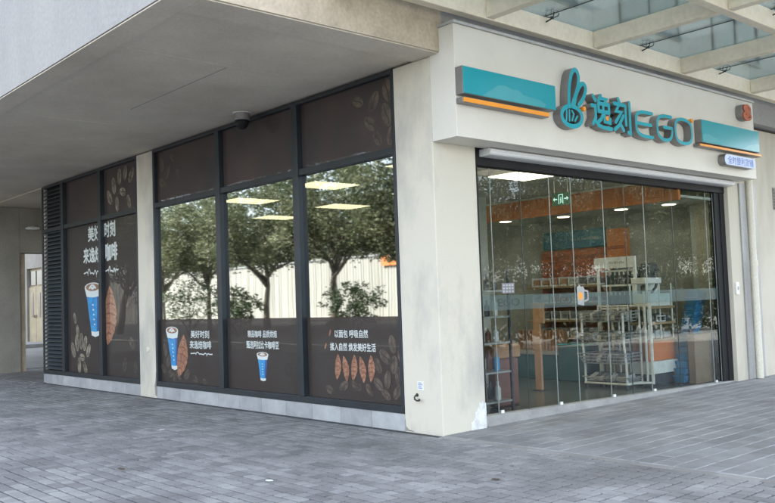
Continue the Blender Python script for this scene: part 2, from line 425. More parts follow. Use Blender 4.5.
# a row of setts closing the pavement against the tiles, with a pale joint
m=MB(); m.flat=True
x=.03
while x<10.5:
    w=random.uniform(.36,.42); paver(m,x,x+w,-.12,.0,gap=.004); x+=w
struct(m.build('edge_strip', M_edge))
sheet('tile_bed', M_tilej, -.14,11,0.0,13,-.0035)
m=MB(); m.flat=True
i=0; x=-.045
while x<10.6:
    y=.012-(i%2)*.2+random.uniform(-.02,.02)
    while y<12.6:
        y0=max(y,.012); 
        if y+.4-y0>.05: paver(m,x,x+.2,y0,y+.4,gap=.0055,zj=.0006)
        y+=.4
    x+=.2; i+=1
struct(m.build('tiled_pavement', M_tile))
# pavement in the passage on the far left
m=MB(); m.flat=True
for i in range(-114,-80):
    for j in range(0,14):
        paver(m,i*.15*1.0-.0, i*.15+.15, j*.3-.12, j*.3+.18, gap=.004)
struct(m.build('passage_pavement', M_paver))
sheet('passage_bed', M_paverj, -17.5,-12.0,0.6,4.4,-.012)

for i,(x,y,mt,lab,nm) in enumerate(((-3.15,-1.75,'white_filler','small white scrap of paper on the pavement below the middle bay','paper_scrap'),(1.95,-1.35,'bark','brown fallen leaf on the pavers right of the corner column','fallen_leaf'),(-1.1,-3.2,'bark','dry fallen leaf on the pavers low in the middle of the photo','fallen_leaf'),(.5,-2.6,'white_filler','tiny pale scrap on the herringbone pavers in front of the corner column','paper_scrap'))):
    m=MB(); r0=random.Random(i)
    m.prism([(x+math.cos(t*PI/4)*(.03+r0.uniform(0,.02)),y+math.sin(t*PI/4)*(.022+r0.uniform(0,.015)),.004+r0.uniform(0,.008)) for t in range(8)],(0,0,-.002))
    tag(m.build(nm,MATS[mt]),lab,'litter' if nm=='paper_scrap' else 'leaf')
# ------------------------------------------------------------------ the building
B = thing('shop_building', (0,0,0), 'grey concrete corner building with a deep overhang above dark shop windows', 'building')
Z0=4.22
m=MB(); m.box(-17,.15,-3.22,28,4.275,17); m.box(-17,.15,-3.22,-2.95,4.236,4.2745); m.box(-27,-17.0,.2,28,4.6,9); m.build('upper_wall', M_upper, B)  # unseen height and courtyard block added to shade the paving and passage
for yy in (-1.6,1.0,3.6,6.2,8.8,11.4):
    m=MB(); m.box(.1505,.19,yy,yy+.06,5.25,6.75); m.box(.1505,.19,yy+1.54,yy+1.6,5.25,6.75); m.box(.1505,.19,yy+.06,yy+1.54,5.25,5.31); m.box(.1505,.19,yy+.06,yy+1.54,6.69,6.75); m.box(.1505,.185,yy+.77,yy+.83,5.31,6.69)
    wf=m.build('upper_window', M_frame, B)
    m=MB(); m.box(.1505,.165,yy+.06,yy+1.54,5.31,6.69); m.build('pane', M_seald, wf)
# fine drip edge and perimeter beams below the upper wall
m=MB(); m.box(-17,.135,-3.205,-2.93,Z0,4.2345); m.build('edge_beam', M_soffit, B, .004)
m=MB(); m.box(-.28,.14,-2.9295,0.05,Z0,4.273); m.build('edge_beam', M_soffit, B, .004)
m=MB(); m.box(.1505,.162,-3.22,.05,4.232,5.2); m.build('side_beam_face', M_conc, B, .004)
m=MB(); m.box(-16.9,-.282,-2.928,0.06,4.264,4.274); m.build('soffit', M_soffit, B)
m=MB(); m.box(-16.9,-.2805,-2.9285,.12,4.2405,4.2635); m.build('soffit_lining', M_soffit, B)
for q,mt in (((-1.66,-1.648,-2.92,-.9,4.2375,4.2402),M_soffit),((-4.25,-1.72,-1.582,-1.573,4.2385,4.2402),M_dirt),((-.2925,-.282,-2.926,-.02,4.2375,4.2402),M_dirt),((-16.8,-.295,-2.926,-2.918,4.2375,4.2402),M_dirt),((-9.0,-8.99,-2.91,-.1,4.2375,4.2402),M_soffit),((-5.3,-5.29,-2.91,-.1,4.2375,4.2402),M_soffit)):
    m=MB(); m.box(*q); m.build('soffit_joint', mt, B)
# columns
m=MB(); m.box(-.62,0,0,.70,-.02,4.218); m.build('corner_column', M_column, B, .012)
m=MB(); m.box(-7.46,-6.84,0,.5,-.02,4.218); m.build('column', M_column, B, .01)
# worn white filler low on the door side of the corner column, and chips
def blob(cx,cz,a,b,n=26,jit=.22,seed=1):
    rr=random.Random(seed); out=[]
    for k in range(n):
        t=2*PI*k/n; j=1+rr.uniform(-jit,jit); out.append((cx+a*j*math.cos(t), cz+b*j*math.sin(t)))
    return out
m=MB(); lp=[(.44,.0),(.455,.05),(.45,.085),(.49,.10),(.515,.15),(.505,.19),(.55,.20),(.57,.25),(.585,.235),(.60,.30),(.63,.28),(.645,.31),(.67,.26),(.701,.29),(.702,.0)]
m.prism([(.008,y,z) for y,z in lp],(-.012,0,0))
m.build('filler_patch', M_patch, B, .003)
m=MB(); m.prism([(x,-.003,z) for x,z in [(-6.89,.06),(-6.905,.20),(-6.865,.30),(-6.85,.42),(-6.838,.44),(-6.838,.02),(-6.87,.02)]],(0,.006,0)); m.build('chipped_plaster', M_dirt, B); m=MB(); m.prism([(x,-.003,z) for x,z in [(-.618,.0),(-.612,.13),(-.60,.05),(-.56,.02),(-.50,.012),(-.46,.0)]],(0,.006,0))
m.build('chipped_plaster', M_dirt, B)
# stone plinth under the windows, in blocks
m=MB()
x=-.622; 
while x>-6.8:
    w=min(.6,x+6.838); m.tone=random.random(); m.box(x-w+.002,x-.002,.006,.3,-.02,.188+random.uniform(-.001,.001)); x-=w
m.build('plinth', M_plinth, B, .003); m=MB()
x=-7.462
while x>-12.1:
    w=min(.6,x+12.15); m.tone=random.random(); m.box(x-w+.002,x-.002,.006,.3,-.02,.188); x-=w
m.build('plinth', M_plinth, B, .003)
# end wall of the shop at the far left, return to the back
m=MB(); m.box(-12.15,-12.05,.02,9,-.02,4.225); m.build('end_wall', M_pier, B)
# interior shell
m=MB(); m.box(-12.04,-.14,7.02,7.2,0,4.2); m.build('back_wall', M_iwall, B)
m=MB(); m.box(-12.04,-.14,.4,7.02,3.26,3.32); m.build('shop_ceiling', M_iceil, B)
m=MB(); m.box(-12.04,-.14,5.5,7.0,2.94,2.98); m.build('dropped_ceiling', M_iceil, B)
m=MB(); m.box(-12.04,-.14,5.44,5.498,2.90,3.25); m.build('orange_bulkhead', M_iorange, B)
m=MB(); m.box(-12.04,-.14,5.41,5.437,3.215,3.25); m.build('ceiling_trim', M_rackw, B)
m=MB(); m.box(-12.04,-.145,.12,7.02,-.03,.004); o=m.build('shop_floor', M_floor, B)
# right pier and the long side wall beyond the door
m=MB(); m.box(-.6,0,6.74,14,-.02,4.225); m.build('side_wall', M_pier, B, .006)
m=MB(); m.box(-.5,-.001,.70,6.74,3.27,4.225); m.build('lintel', M_fascia, B)
m=MB(); m.box(.0,.012,8.36,8.9,2.86,3.25); 
for k in range(7): m.box(.012,.03,8.38,8.88,2.88+k*.053,2.905+k*.053)
m.build('wall_vent', M_dirt, B)
# left passage wall with its pier and opening
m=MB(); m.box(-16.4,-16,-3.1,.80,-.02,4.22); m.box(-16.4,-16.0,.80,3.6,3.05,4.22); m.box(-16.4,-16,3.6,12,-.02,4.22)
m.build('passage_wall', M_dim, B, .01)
m=MB(); m.box(-16.45,-16.10,.802,.96,-.02,3.045); m.build('opening_jamb', M_conc, B, .01)
m=MB(); m.box(-17,-12.1,.06,12,4.226,4.243); m.build('passage_ceiling', M_soffit, B)
# threshold wedge in front of the glass
m=MB()
y0,y1=.70,6.74
m.add([(-.045,y0,-.02),(-.045,y1,-.02),(-.16,y1,-.02),(-.16,y0,-.02),(-.05,y0,.115),(-.05,y1,.012),(-.16,y1,.016),(-.16,y0,.125)],[(0,1,2,3),(4,5,6,7),(0,1,5,4),(1,2,6,5),(2,3,7,6),(3,0,4,7)])
m.build('threshold', M_kerb, B, .004)

# windows ----------------------------------------------------------
def window(xs, z0, z1, zt, label):
    """frame with mullions and a transom at zt; panes behind"""
    m=MB(); yb,yf=.11,-.006
    a,b=xs[0],xs[-1]
    m.box(a,b,yf,yb,z0,z0+.085); m.box(a,b,yf+.002,yb,z1-.05,z1)
    m.box(a,a+.065,yf+.001,yb,z0+.085,z1-.05); m.box(b-.05,b,yf+.001,yb,z0+.085,z1-.05)
    w=m.build('window', M_frame, B, .004); w['label']=label
    return w
ZT=3.21
def fit_window(xs, mull, label, x_glass0, panes):
    w=window(xs,.19,Z0-.002,ZT,label)
    for x in mull:
        m=MB(); m.box(x-.065,x+.065,-.022,.1,.275,Z0-.052); m.build('mullion', M_frame, w, .004)
    ed=[xs[0]+.065]+[q for x in mull for q in (x-.065,x+.065)]+[xs[1]-.05]
    for k in range(0,len(ed),2):
        m=MB(); m.box(ed[k],ed[k+1],-.008,.098,ZT,ZT+.085); m.build('transom', M_frame, w, .004)
    return w, ed
w2,ed2=fit_window((-6.838,-.622),(-4.66,-2.62),'large window of three bays between two pale columns',None,None)
for k in range(0,len(ed2),2):
    a,b=ed2[k],ed2[k+1]
    m=MB(); m.poly([(a,.05,1.31),(b,.05,1.31),(b,.05,ZT),(a,.05,ZT)]); m.flat=True; m.build('glass_pane', M_gwin, w2)
    m=MB(); m.poly([(a,.05,.275),(b,.05,.275),(b,.05,1.306),(a,.05,1.306)]); m.flat=True; m.build('glass_pane', M_gfilm, w2)
    m=MB(); m.poly([(a,.05,ZT+.085),(b,.05,ZT+.085),(b,.05,4.168),(a,.05,4.168)]); m.flat=True; m.build('glass_pane', M_gfilm, w2)
w1,ed1=fit_window((-12.14,-7.462),(-10.95,-9.065),'far window with a louvred bay beside the left column',None,None)
for k in (2,4):
    a,b=ed1[k],ed1[k+1]
    m=MB(); m.poly([(a,.05,.275),(b,.05,.275),(b,.05,ZT),(a,.05,ZT)]); m.flat=True; m.build('glass_pane', M_gfilm, w1)
    m=MB(); m.poly([(a,.05,ZT+.085),(b,.05,ZT+.085),(b,.05,4.168),(a,.05,4.168)]); m.flat=True; m.build('glass_pane', M_gfilm, w1)
# louvre blades
m=MB(); a,b=ed1[0],ed1[1]
z=.30
while z<4.12:
    if not (ZT-.04<z<ZT+.09):
        m.add([(a,.0,z),(b,.0,z),(b,.075,z+.06),(a,.075,z+.06),(a,.0,z+.012),(b,.0,z+.012),(b,.075,z+.072),(a,.075,z+.072)],[(0,3,2,1),(4,5,6,7),(0,1,5,4),(1,2,6,5),(2,3,7,6),(3,0,4,7)])
    z+=.082
m.build('louvre', M_louvre, w1)
m=MB(); m.box(a,b,.085,.095,.28,4.16); m.build('louvre_backing', M_black, w1)

# ------------------------------------------------------------------ posters behind the glass
YP=.062
def P(m,pts,lay,mi):
    m.m=mi; m.poly([(x,YP-.0006-.0005*lay,z) for x,z in pts])
def bean(m,x,z,a,rot,lay,pale=False):
    P(m,ell(x,z,a*.56,a,rot,18),lay,1 if pale else 0)
    g=smooth_path([(0,-a*.85),(a*.12,-a*.3),(-a*.1,a*.3),(0,a*.85)])
    g=[(x+p.x*math.cos(rot)-p.y*math.sin(rot), z+p.x*math.sin(rot)+p.y*math.cos(rot)) for p in g]
    L,R_,_=ribbon(g,a*.05)
    for i in range(len(L)-1): P(m,[L[i],L[i+1],R_[i+1],R_[i]],lay+1,2)
def beans(parent, lst, pale):
    m=MB(); m.flat=True
    for i,(x,z,a,rot) in enumerate(lst): bean(m,x,z,a,rot,(i%6)*2,pale)
    return m.build('bean_picture',[M_bean,M_beanp,M_beand],parent)
def cup(parent,x0,x1,z0,z1,tilt=0):
    m=MB(); m.flat=True; w=x1-x0; h=z1-z0
    def T(p): 
        x=x0+p[0]*w; z=z0+p[1]*h; return (x+tilt*(p[1]-.5)*h, z)
    P(m,[T(p) for p in [(.28,.02),(.5,-.01),(.72,.02),(.74,.12),(.26,.12)]],0,0)
    P(m,[T(p) for p in [(.26,.10),(.5,.085),(.74,.10),(.90,.76),(.5,.745),(.10,.76)]],1,1)
    P(m,[T(p) for p in [(.62,.10),(.74,.10),(.90,.76),(.72,.74)]],2,2)
    P(m,[T(p) for p in [(.10,.74),(.5,.722),(.90,.74),(1,.90),(0,.90)]],3,0)
    P(m,[T(p) for p in ell(.5,.91,.5,.09,0,24)],4,0)
    P(m,[T(p) for p in ell(.5,.912,.42,.070,0,24)],5,3)
    P(m,[T(p) for p in ell(.38,.925,.13,.026,.3,14)],6,0); P(m,[T(p) for p in ell(.60,.925,.13,.026,-.3,14)],7,0)
    P(m,[T(p) for p in [(.27,.918),(.71,.918),(.5,.862)]],8,0)
    for k in range(5): P(m,[T(p) for p in [(.42+.01*k,.60-.09*k),(.50+.01*k,.60-.09*k),(.50+.01*k,.57-.09*k),(.42+.01*k,.57-.09*k)]],3,0)
    return m.build('cup_picture',[M_white,M_blue,M_blue2,M_coffee],parent)
def croissant(m,cx,cz,a,b,rot,lay=0):
    def T(x,z): return (cx+x*math.cos(rot)-z*math.sin(rot), cz+x*math.sin(rot)+z*math.cos(rot))
    n=28
    rt=lambda t: a*(math.sin(PI*t)**.75)*(1+.10*abs(math.sin(PI*t*6)))
    lf=lambda t: -a*.55*(math.sin(PI*t)**.9)*(1+.12*abs(math.sin(PI*t*6)))
    R=[(rt(k/n),b*(2*k/n-1)) for k in range(n+1)]; L_=[(lf(k/n),b*(2*k/n-1)) for k in range(n,-1,-1)]
    P(m,[T(x,z) for x,z in R+L_[1:-1]],lay,0)
    for k in range(1,6):
        t=k/6; z=b*(2*t-1); x0=lf(t)*.9; x1=rt(t)*.92; w=b*.045
        up=[(x0+(x1-x0)*i/8, z+w*math.sin(PI*i/8)*2.2+b*.05*(i/8)) for i in range(9)]
        dn=[(x,zz-w*(.3+1.1*math.sin(PI*i/8))) for i,(x,zz) in reversed(list(enumerate(up)))]
        P(m,[T(x,zz) for x,zz in up+dn],lay+1,1)
def squiggle(parent,x0,x1,z,h,hw=.008):
    m=MB(); pts=[]; n=90
    for k in range(n+1):
        t=k/n; loop = math.exp(-((t-.30)/.09)**2)+math.exp(-((t-.72)/.11)**2)
        pts.append((x0+(x1-x0)*t+ .03*(x1-x0)*math.sin(t*38)*loop, z+h*(.18*math.sin(t*7)+ .8*loop*math.cos(t*38))))
    L,R_,_=ribbon([Vector(p) for p in pts],hw)
    for i in range(n): P(m,[L[i],L[i+1],R_[i+1],R_[i]],4,0)
    m.flat=True; return m.build('flourish',[M_white],parent)
def poster(x0,x1,z0,z1,label,mat=None,group=None):
    t=thing('window_poster',((x0+x1)/2,YP,z0),label,'poster',group)
    m=MB(); m.box(x0,x1,YP,YP+.003,z0,z1); m.build('film',mat or M_film,t)
    return t
rnd=random.Random(3)
# lower row under the big window, left to right
e=ed2
p=poster(e[0],e[1],.275,1.315,'dark brown window film with blue cup, croissant and writing beside the left column')
beans(p,[(-6.62,.80,.11,.3),(-6.50,.62,.12,-.5),(-6.68,.48,.10,.9),(-6.42,.42,.11,-1.1),(-6.15,.40,.12,1.2),(-6.30,.34,.09,.2),(-5.88,.42,.11,-.9),(-5.62,.36,.10,1.3),(-6.0,.60,.08,.6),(-5.3,.33,.07,1.1)],False)
cup(p,-6.55,-6.12,.48,1.19,tilt=-.10)
m=MB(); m.flat=True; croissant(m,-6.06,.72,.21,.36,-.30,10); m.build('croissant_picture',[M_crois,M_crois2],p)
text('lettering','美好时刻','L',-5.72,-5.14,1.01,1.13,YP-.004,M_white,p); text('lettering','来逸焙咖啡','L',-5.76,-5.08,.84,.965,YP-.004,M_white,p)
squiggle(p,-5.74,-5.05,.76,.03)
p=poster(e[2],e[3],.275,1.315,'dark brown window film with one blue cup below two white lines of writing')
text('lettering','精品咖啡 品质烘焙','L',-4.02,-3.27,1.035,1.135,YP-.004,M_white,p); text('lettering','甄选阿拉比卡咖啡豆','L',-4.06,-3.23,.875,.985,YP-.004,M_white,p)
cup(p,-3.80,-3.50,.42,.83,tilt=0)
m=MB(); m.flat=True; L,R_,_=ribbon([Vector(q) for q in ell(-3.02,.60,.07,.075,0,20)],.018,True)
for i in range(20): P(m,[L[i],L[(i+1)%20],R_[(i+1)%20],R_[i]],2,0)
m.build('dark_ring',[M_beand],p)  # plain dark ring laid flat on the film
p=poster(e[4],e[5],.275,1.315,'dark brown window film with a row of five croissants beside the corner column')
text('lettering','以面包 呼吸自然','L',-1.96,-1.30,1.05,1.15,YP-.004,M_white,p); text('lettering','揉入自然 焕发美好生活','L',-2.06,-1.16,.885,.985,YP-.004,M_white,p)
m=MB(); m.flat=True
for x,z in ((-2.06,1.11),(-2.16,.94)): P(m,ell(x,z,.014,.045,-.4,10),3,0)
m.build('wheat_mark',[M_crois],p)
m=MB(); m.flat=True
for k,(x,z,r) in enumerate([(-1.93,.68,-.12),(-1.77,.66,.16),(-1.60,.68,-.14),(-1.44,.66,.18),(-1.27,.68,-.05)]): croissant(m,x,z,.075,.165,r,4+2*(k%3))
m.build('croissant_picture',[M_crois,M_crois2],p)
beans(p,[(-.86,.98,.11,.2),(-1.0,.83,.12,.9),(-.84,.74,.11,-.2),(-1.13,.72,.10,.5),(-.76,.60,.12,.1),(-.96,.56,.11,-.2),(-1.14,.50,.10,.9),(-.80,.42,.10,-.6),(-1.0,.38,.09,1.0),(-1.55,.46,.10,1.2),(-1.3,.42,.09,.8),(-1.8,.44,.10,-1.1),(-2.1,.38,.09,1.2),(-.72,.84,.09,.4)],False)
# upper row above the transom
for k,(lab,bl) in enumerate([('dark film with faint beans above the transom, right of the left column',[(-6.62,3.95,.13,.2),(-6.42,3.80,.14,-.6),(-6.60,3.62,.13,.9),(-6.2,4.0,.12,1.1),(-6.05,3.72,.09,.5)]),
        ('plain dark film behind the middle pane above the transom',[]),
        ('dark film with reddish beans in the top pane nearest the corner column',[(-.80,4.02,.15,.2),(-1.05,3.92,.14,-.6),(-.82,3.72,.15,.3),(-1.12,3.66,.13,.9),(-.75,3.46,.12,-.3),(-1.35,3.98,.12,1.1),(-1.0,3.46,.11,.6)])]):
    p=poster(e[2*k],e[2*k+1],ZT+.085,4.168,lab,M_filmt)
    if bl: beans(p,bl,False)
# far window, two bays, top and bottom
e=ed1
a,b,c,d=e[2],e[3],e[4],e[5]
p=poster(a,b,.275,ZT,'tall dark brown film with blue cup and pale beans beside the louvres')
beans(p,[(-10.52,1.36,.12,.4),(-10.38,1.10,.13,.2),(-10.62,.72,.17,.5),(-10.42,.86,.17,.2),(-10.20,.90,.17,-.1),(-10.0,.86,.16,-.4),(-9.86,.72,.15,-.6),(-10.16,.58,.13,1.4),(-10.32,.42,.16,.1),(-10.02,.38,.14,.6)],True)
cup(p,-9.95,-9.17,1.0,2.05,tilt=-.10)
text('lettering','美好','L',-9.78,-9.20,2.86,3.15,YP-.004,M_white,p,bold=.03); text('lettering','来逸焙','L',-10.02,-9.18,2.44,2.74,YP-.004,M_white,p,bold=.03)
squiggle(p,-10.02,-9.2,2.24,.09,.012)
p=poster(c,d,.275,ZT,'tall dark brown film with a pink croissant, left of the left column')
m=MB(); m.flat=True; croissant(m,-8.88,1.40,.34,.56,-.12,3); m.build('croissant_picture',[M_crois,M_crois2],p)
beans(p,[(-8.1,1.66,.12,.3),(-7.9,.9,.14,.8),(-8.2,.5,.14,-.4),(-7.75,.45,.12,.2)],False)
text('lettering','时刻','L',-9.0,-8.52,2.88,3.17,YP-.004,M_white,p,bold=.03); text('lettering','咖啡','L',-8.96,-8.44,2.43,2.76,YP-.004,M_white,p,bold=.03)
squiggle(p,-8.98,-8.4,2.24,.09,.012)
p=poster(a,b,ZT+.085,4.168,'plain dark film behind the top pane next to the louvres',M_filmt)
p=poster(c,d,ZT+.085,4.168,'dark film with a flower of big pale beans in a top pane',M_filmt)
beans(p,[(-8.75,3.62,.16,.6),(-8.55,3.82,.16,.2),(-8.30,3.96,.15,-.1),(-8.05,4.00,.14,-.3),(-7.80,3.92,.15,-.7),(-8.15,3.66,.14,1.3),(-8.42,3.46,.14,.1),(-7.92,3.46,.13,.4)],True)

# ------------------------------------------------------------------ door front: header, folding glass, shutter box
D = thing('folding_glass_door',(-.12,3.7,0),'black framed shop door of clear folding glass panels below the white sign','glass door')
XD=-.12
m=MB(); m.box(-.20,-.06,.70,6.74,3.06,3.27); m.box(-.20,-.07,.702,.80,0.0,3.06); m.box(-.20,-.07,6.60,6.738,.0,3.06); m.box(-.196,-.085,6.44,6.60,.0,3.06)
m.build('door_frame',M_black,D,.004)
seams=[.80,1.06,1.62,2.20,2.66,3.38,3.90,4.40,5.18,6.20,6.44]
for i in range(len(seams)-1):
    a,b=seams[i]+.004,seams[i+1]-.004
    m=MB(); m.flat=True; m.poly([(XD,a,.02),(XD,b,.02),(XD,b,3.06),(XD,a,3.06)]); g=m.build('glass_panel',M_gdoor,D)
    m=MB(); m.box(XD-.005,XD+.005,b+.001,b+.007,.03,3.05); m.build('edge_seal',M_seald if i in (1,5,7) else M_seal,g)
    if b-a>.2:
        m=MB(); m.flat=True; m.poly([(XD+.003,a,1.335),(XD+.003,b,1.335),(XD+.003,b,1.515),(XD+.003,a,1.515)]); m.build('frosted_band',MATS.get('frost') or glass('frost',(.55,.66,.66),.8,.03,rough=.25,haze=.14,hazecol=(.30,.42,.42)),g)
        m=MB(); m.box(XD-.010,XD+.011,a+.03,a+.08,.13-.018*a,.165-.018*a); m.build('floor_clip',M_alu,g) if i%2 else None
text('lettering','EGO','R',1.12,1.52,1.38,1.47,XD+.006,M_seald,D,bold=.0)
text('lettering','EGO','R',2.24,2.58,1.38,1.47,XD+.006,M_seald,D,bold=.0)
# shutter box: a rounded aluminium cover
m=MB()
prof=[(-.06,3.245),(.10,3.245),(.13,3.232),(.132,3.212),(.118,3.205),(.122,3.185),(.105,3.168),(.06,3.160),(-.06,3.160)]
m.prism([(x,.83,z) for x,z in prof],(0,5.93,0))

tag(m.build('shutter_box',M_alu,None,.004),'long silver roller shutter cover running above the glass door','shutter')

# ------------------------------------------------------------------ sign fascia and signs
PX=.387
m=MB(); m.box(0.002,PX,0,6.97,3.25,4.50); m.build('sign_fascia',M_fascia,B,.005)
m=MB(); m.box(0.0,PX+.02,-.012,6.985,4.502,4.535); m.build('fascia_cap',M_cap,B,.004)
def sign_box(y0,y1,z0,z1,zo0,zo1,ya,yb,label,wave):
    t=thing('sign_panel',(PX,(y0+y1)/2,z0),label,'sign panel','teal panels with an orange bar on the white fascia')
    m=MB(); m.box(PX+.001,.497,y0,y1,z0,z1); m.build('panel_case',M_return,t,.004)
    m=MB(); m.box(.4975,.507,y0+.006,y1-.006,z0+.006,z1-.006); m.build('teal_face',M_teal,t,.002)
    m=MB(); m.flat=True
    for w in wave: m.prism([(.5085,y,z) for y,z in w],(-.0012,0,0))
    m.build('cloud_shape',MATS.get('pale_teal') or surf('pale_teal',(.06,.36,.41),.2,scale=1,bump=0,var=.03,fine=.01),t)
    m=MB(); m.box(PX+.001,.49,ya,yb,zo0,zo1); m.build('bar_case',M_return,t,.004)
    m=MB(); m.box(.4905,.502,ya+.006,yb-.006,zo0+.006,zo1-.006); m.build('orange_bar',M_orange,t,.002)
    return t
sign_box(0.0,1.61,3.70,4.005,3.605,3.665,0.0,1.48,'long teal sign panel over an orange bar at the left end of the white fascia',
   [[(.30,3.705),(.40,3.77),(.47,3.80),(.56,3.86),(.68,3.875),(.80,3.85),(.92,3.85),(1.0,3.81),(1.12,3.80),(1.3,3.79),(1.42,3.75),(1.36,3.705)]])
sign_box(5.06,6.88,3.655,4.00,3.595,3.64,5.0,6.95,'long teal sign panel over an orange bar at the right end of the white fascia',
   [[(5.08,3.665),(5.08,3.77),(5.14,3.79),(5.28,3.79),(5.40,3.76),(5.55,3.75),(5.45,3.70),(5.30,3.665)],[(6.3,3.665),(6.42,3.72),(6.6,3.76),(6.80,3.79),(6.86,3.79),(6.86,3.665)]])
# logo
G = thing('shop_sign',(PX,3.2,3.55),'raised teal rabbit emblem and channel letters reading 逸刻EGO on the white fascia','sign')
W0,W1=PX+.002,.507
hw=.021
def part(name,strokes,hw=hw,dots=()):
    m=MB(); m.flat=True
    for i,(pth,cl) in enumerate(strokes):
        stroke(m,'R',[Vector(p) for p in pth],hw,W0+.0,W1-.0016*i,cl)
    for (y,z,r) in dots:
        pass
    return m.build(name,[M_letter,M_return],G)
# rabbit: two ears and a round head
earA=smooth_path([(1.865,3.80),(1.875,3.95),(1.90,4.10),(1.955,4.235),(2.03,4.272),(2.085,4.22),(2.085,4.12),(2.04,4.00),(1.975,3.89),(1.925,3.80)],False,2)
earB=smooth_path([(1.975,3.83),(2.01,3.93),(2.07,4.03),(2.14,4.105),(2.20,4.11),(2.235,4.06),(2.20,3.97),(2.14,3.89),(2.07,3.83)],False,2)
head=[Vector(p) for p in ell(1.922,3.672,.205,.125,0.05,30)]
part('rabbit_emblem',[(earA,False),(earB,False),(head,True)],.028)
m=MB(); m.flat=True
m.prism([(.44,y,z) for y,z in ell(1.922,3.672,.20,.12,0,28)],(-.02,0,0)); m.build('emblem_backing',M_black,G)
part('emblem_detail',[([(1.80,3.61),(1.815,3.73)],False),([(1.865,3.61),(1.87,3.74)],False),([(1.92,3.62),(1.96,3.70),(1.925,3.74)],False),([(1.98,3.62),(2.03,3.68)],False)],.014)
def norm(strokes,y0,y1,z0,z1,sk=.045):
    return [([(y0+(y1-y0)*u, z0+(z1-z0)*v+sk*(u-.5)) for u,v in pth],cl) for pth,cl in strokes]
yi=[([(.08,.95),(.20,.82)],False),([(.0,.66),(.19,.66),(.19,.34),(.05,.14)],False),([(.17,.26),(.30,.12),(.55,.07),(.98,.07)],False),
    ([(.50,1.0),(.36,.83)],False),([(.48,.92),(.78,.92),(.68,.80)],False),([(.37,.77),(.90,.77),(.90,.54),(.37,.54)],True),([(.63,.76),(.60,.50),(.50,.32),(.33,.22)],False),([(.67,.52),(.67,.27),(.95,.25),(.96,.36)],False)]
part('character',norm(yi,2.335,2.765,3.57,4.01,0.0),.026)
ke=[([(.26,1.0),(.34,.88)],False),([(.02,.84),(.60,.84)],False),([(.30,.82),(.12,.62),(.44,.62),(.08,.30)],False),([(.54,.52),(.30,.24),(.02,.08)],False),([(.34,.30),(.54,.10)],False),
    ([(.70,.82),(.70,.28)],False),([(.95,.96),(.95,.04),(.82,.06)],False)]
part('character',norm(ke,2.825,3.22,3.57,4.02,0.0),.026)
def backing(y0,y1,z0,z1):
    m=MB(); m.flat=True; m.prism([(.41,y,z) for y,z in [(y0,z0),(y1,z0),(y1,z1),(y0,z1)]],(-.02,0,0)); return m
for a in ((2.47,2.74,3.70,3.92),(2.90,3.20,3.66,3.90)):
    backing(*a).build('backing_plate',M_black,G,.01)
E_=[(smooth_path([(3.73,3.915),(3.45,3.915),(3.335,3.86),(3.325,3.75),(3.335,3.64),(3.45,3.585),(3.73,3.585)],False,2),False),([(3.35,3.752),(3.70,3.752)],False)]
part('letter',E_,.024)
G_=[(smooth_path([(4.22,3.925),(3.98,3.925),(3.865,3.87),(3.845,3.75),(3.865,3.64),(3.98,3.585),(4.10,3.585),(4.20,3.62),(4.235,3.70),(4.235,3.765),(4.215,3.765)],False,2),False),([(4.02,3.765),(4.22,3.765)],False)]
part('letter',G_,.024)
O_=[(smooth_path([(4.42,3.93),(4.66,3.93),(4.775,3.86),(4.775,3.66),(4.66,3.585),(4.42,3.585),(4.32,3.66),(4.32,3.86)],True,3),True)]
part('letter',O_,.024)
for y,z,r in ((2.185,3.796,.030),(2.672,3.728,.030),(4.80,3.945,.030)):
    m=MB(); m.lathe((PX+.002,y,z),[(r,0),(r,.115),(r*.8,.12)],16,'x'); m.build('orange_dot',M_orange,G,)
# small lit box at the right and the round orange sign above it
t=thing('light_box_sign',(PX,6.2,3.36),'small white pill shaped sign with blue characters under the right teal panel','sign')
m=MB(); lp=[(y,z) for y,z in ell(5.80,3.462,.088,.088,0,10,PI/2,3*PI/2)+ell(6.62,3.462,.088,.088,0,10,-PI/2,PI/2)]
m.prism([(.50,y,z) for y,z in lp],(-(.50-PX-.001),0,0)); m.build('case',M_return,t,.003)
m=MB(); lp=[(y,z) for y,z in ell(5.80,3.462,.080,.080,0,10,PI/2,3*PI/2)+ell(6.62,3.462,.080,.080,0,10,-PI/2,PI/2)]
m.prism([(.508,y,z) for y,z in lp],(-.0075,0,0)); m.build('lit_face',M_lightbx,t)
text('lettering','全时便利货铺','R',5.80,6.62,3.40,3.52,.5095,M_ltext,t,bold=.01)
t=thing('round_sign',(PX,6.55,4.15),'small rounded orange red sign at the top right of the white fascia','sign')
m=MB(); lp=smooth_path([(6.38,4.15),(6.64,4.15),(6.70,4.22),(6.70,4.36),(6.64,4.40),(6.40,4.40),(6.36,4.30)],True,2)
m.prism([(.492,p.x,p.y) for p in lp],(-(.492-PX-.001),0,0)); m.build('case',M_return,t,.003)
m=MB(); m.flat=True
for i,(pth,cl) in enumerate([(ell(6.53,4.335,.10,.045,0,16),True),(ell(6.53,4.215,.12,.055,0,16),True),([(6.44,4.20),(6.62,4.235)],False),([(6.45,4.345),(6.61,4.33)],False),([(6.53,4.29),(6.53,4.25)],False)]):
    stroke(m,'R',[Vector(p) for p in pth],.022,.4925,.510-.0015*i,cl)
m.build('character',[M_oranged,M_oranged],t)

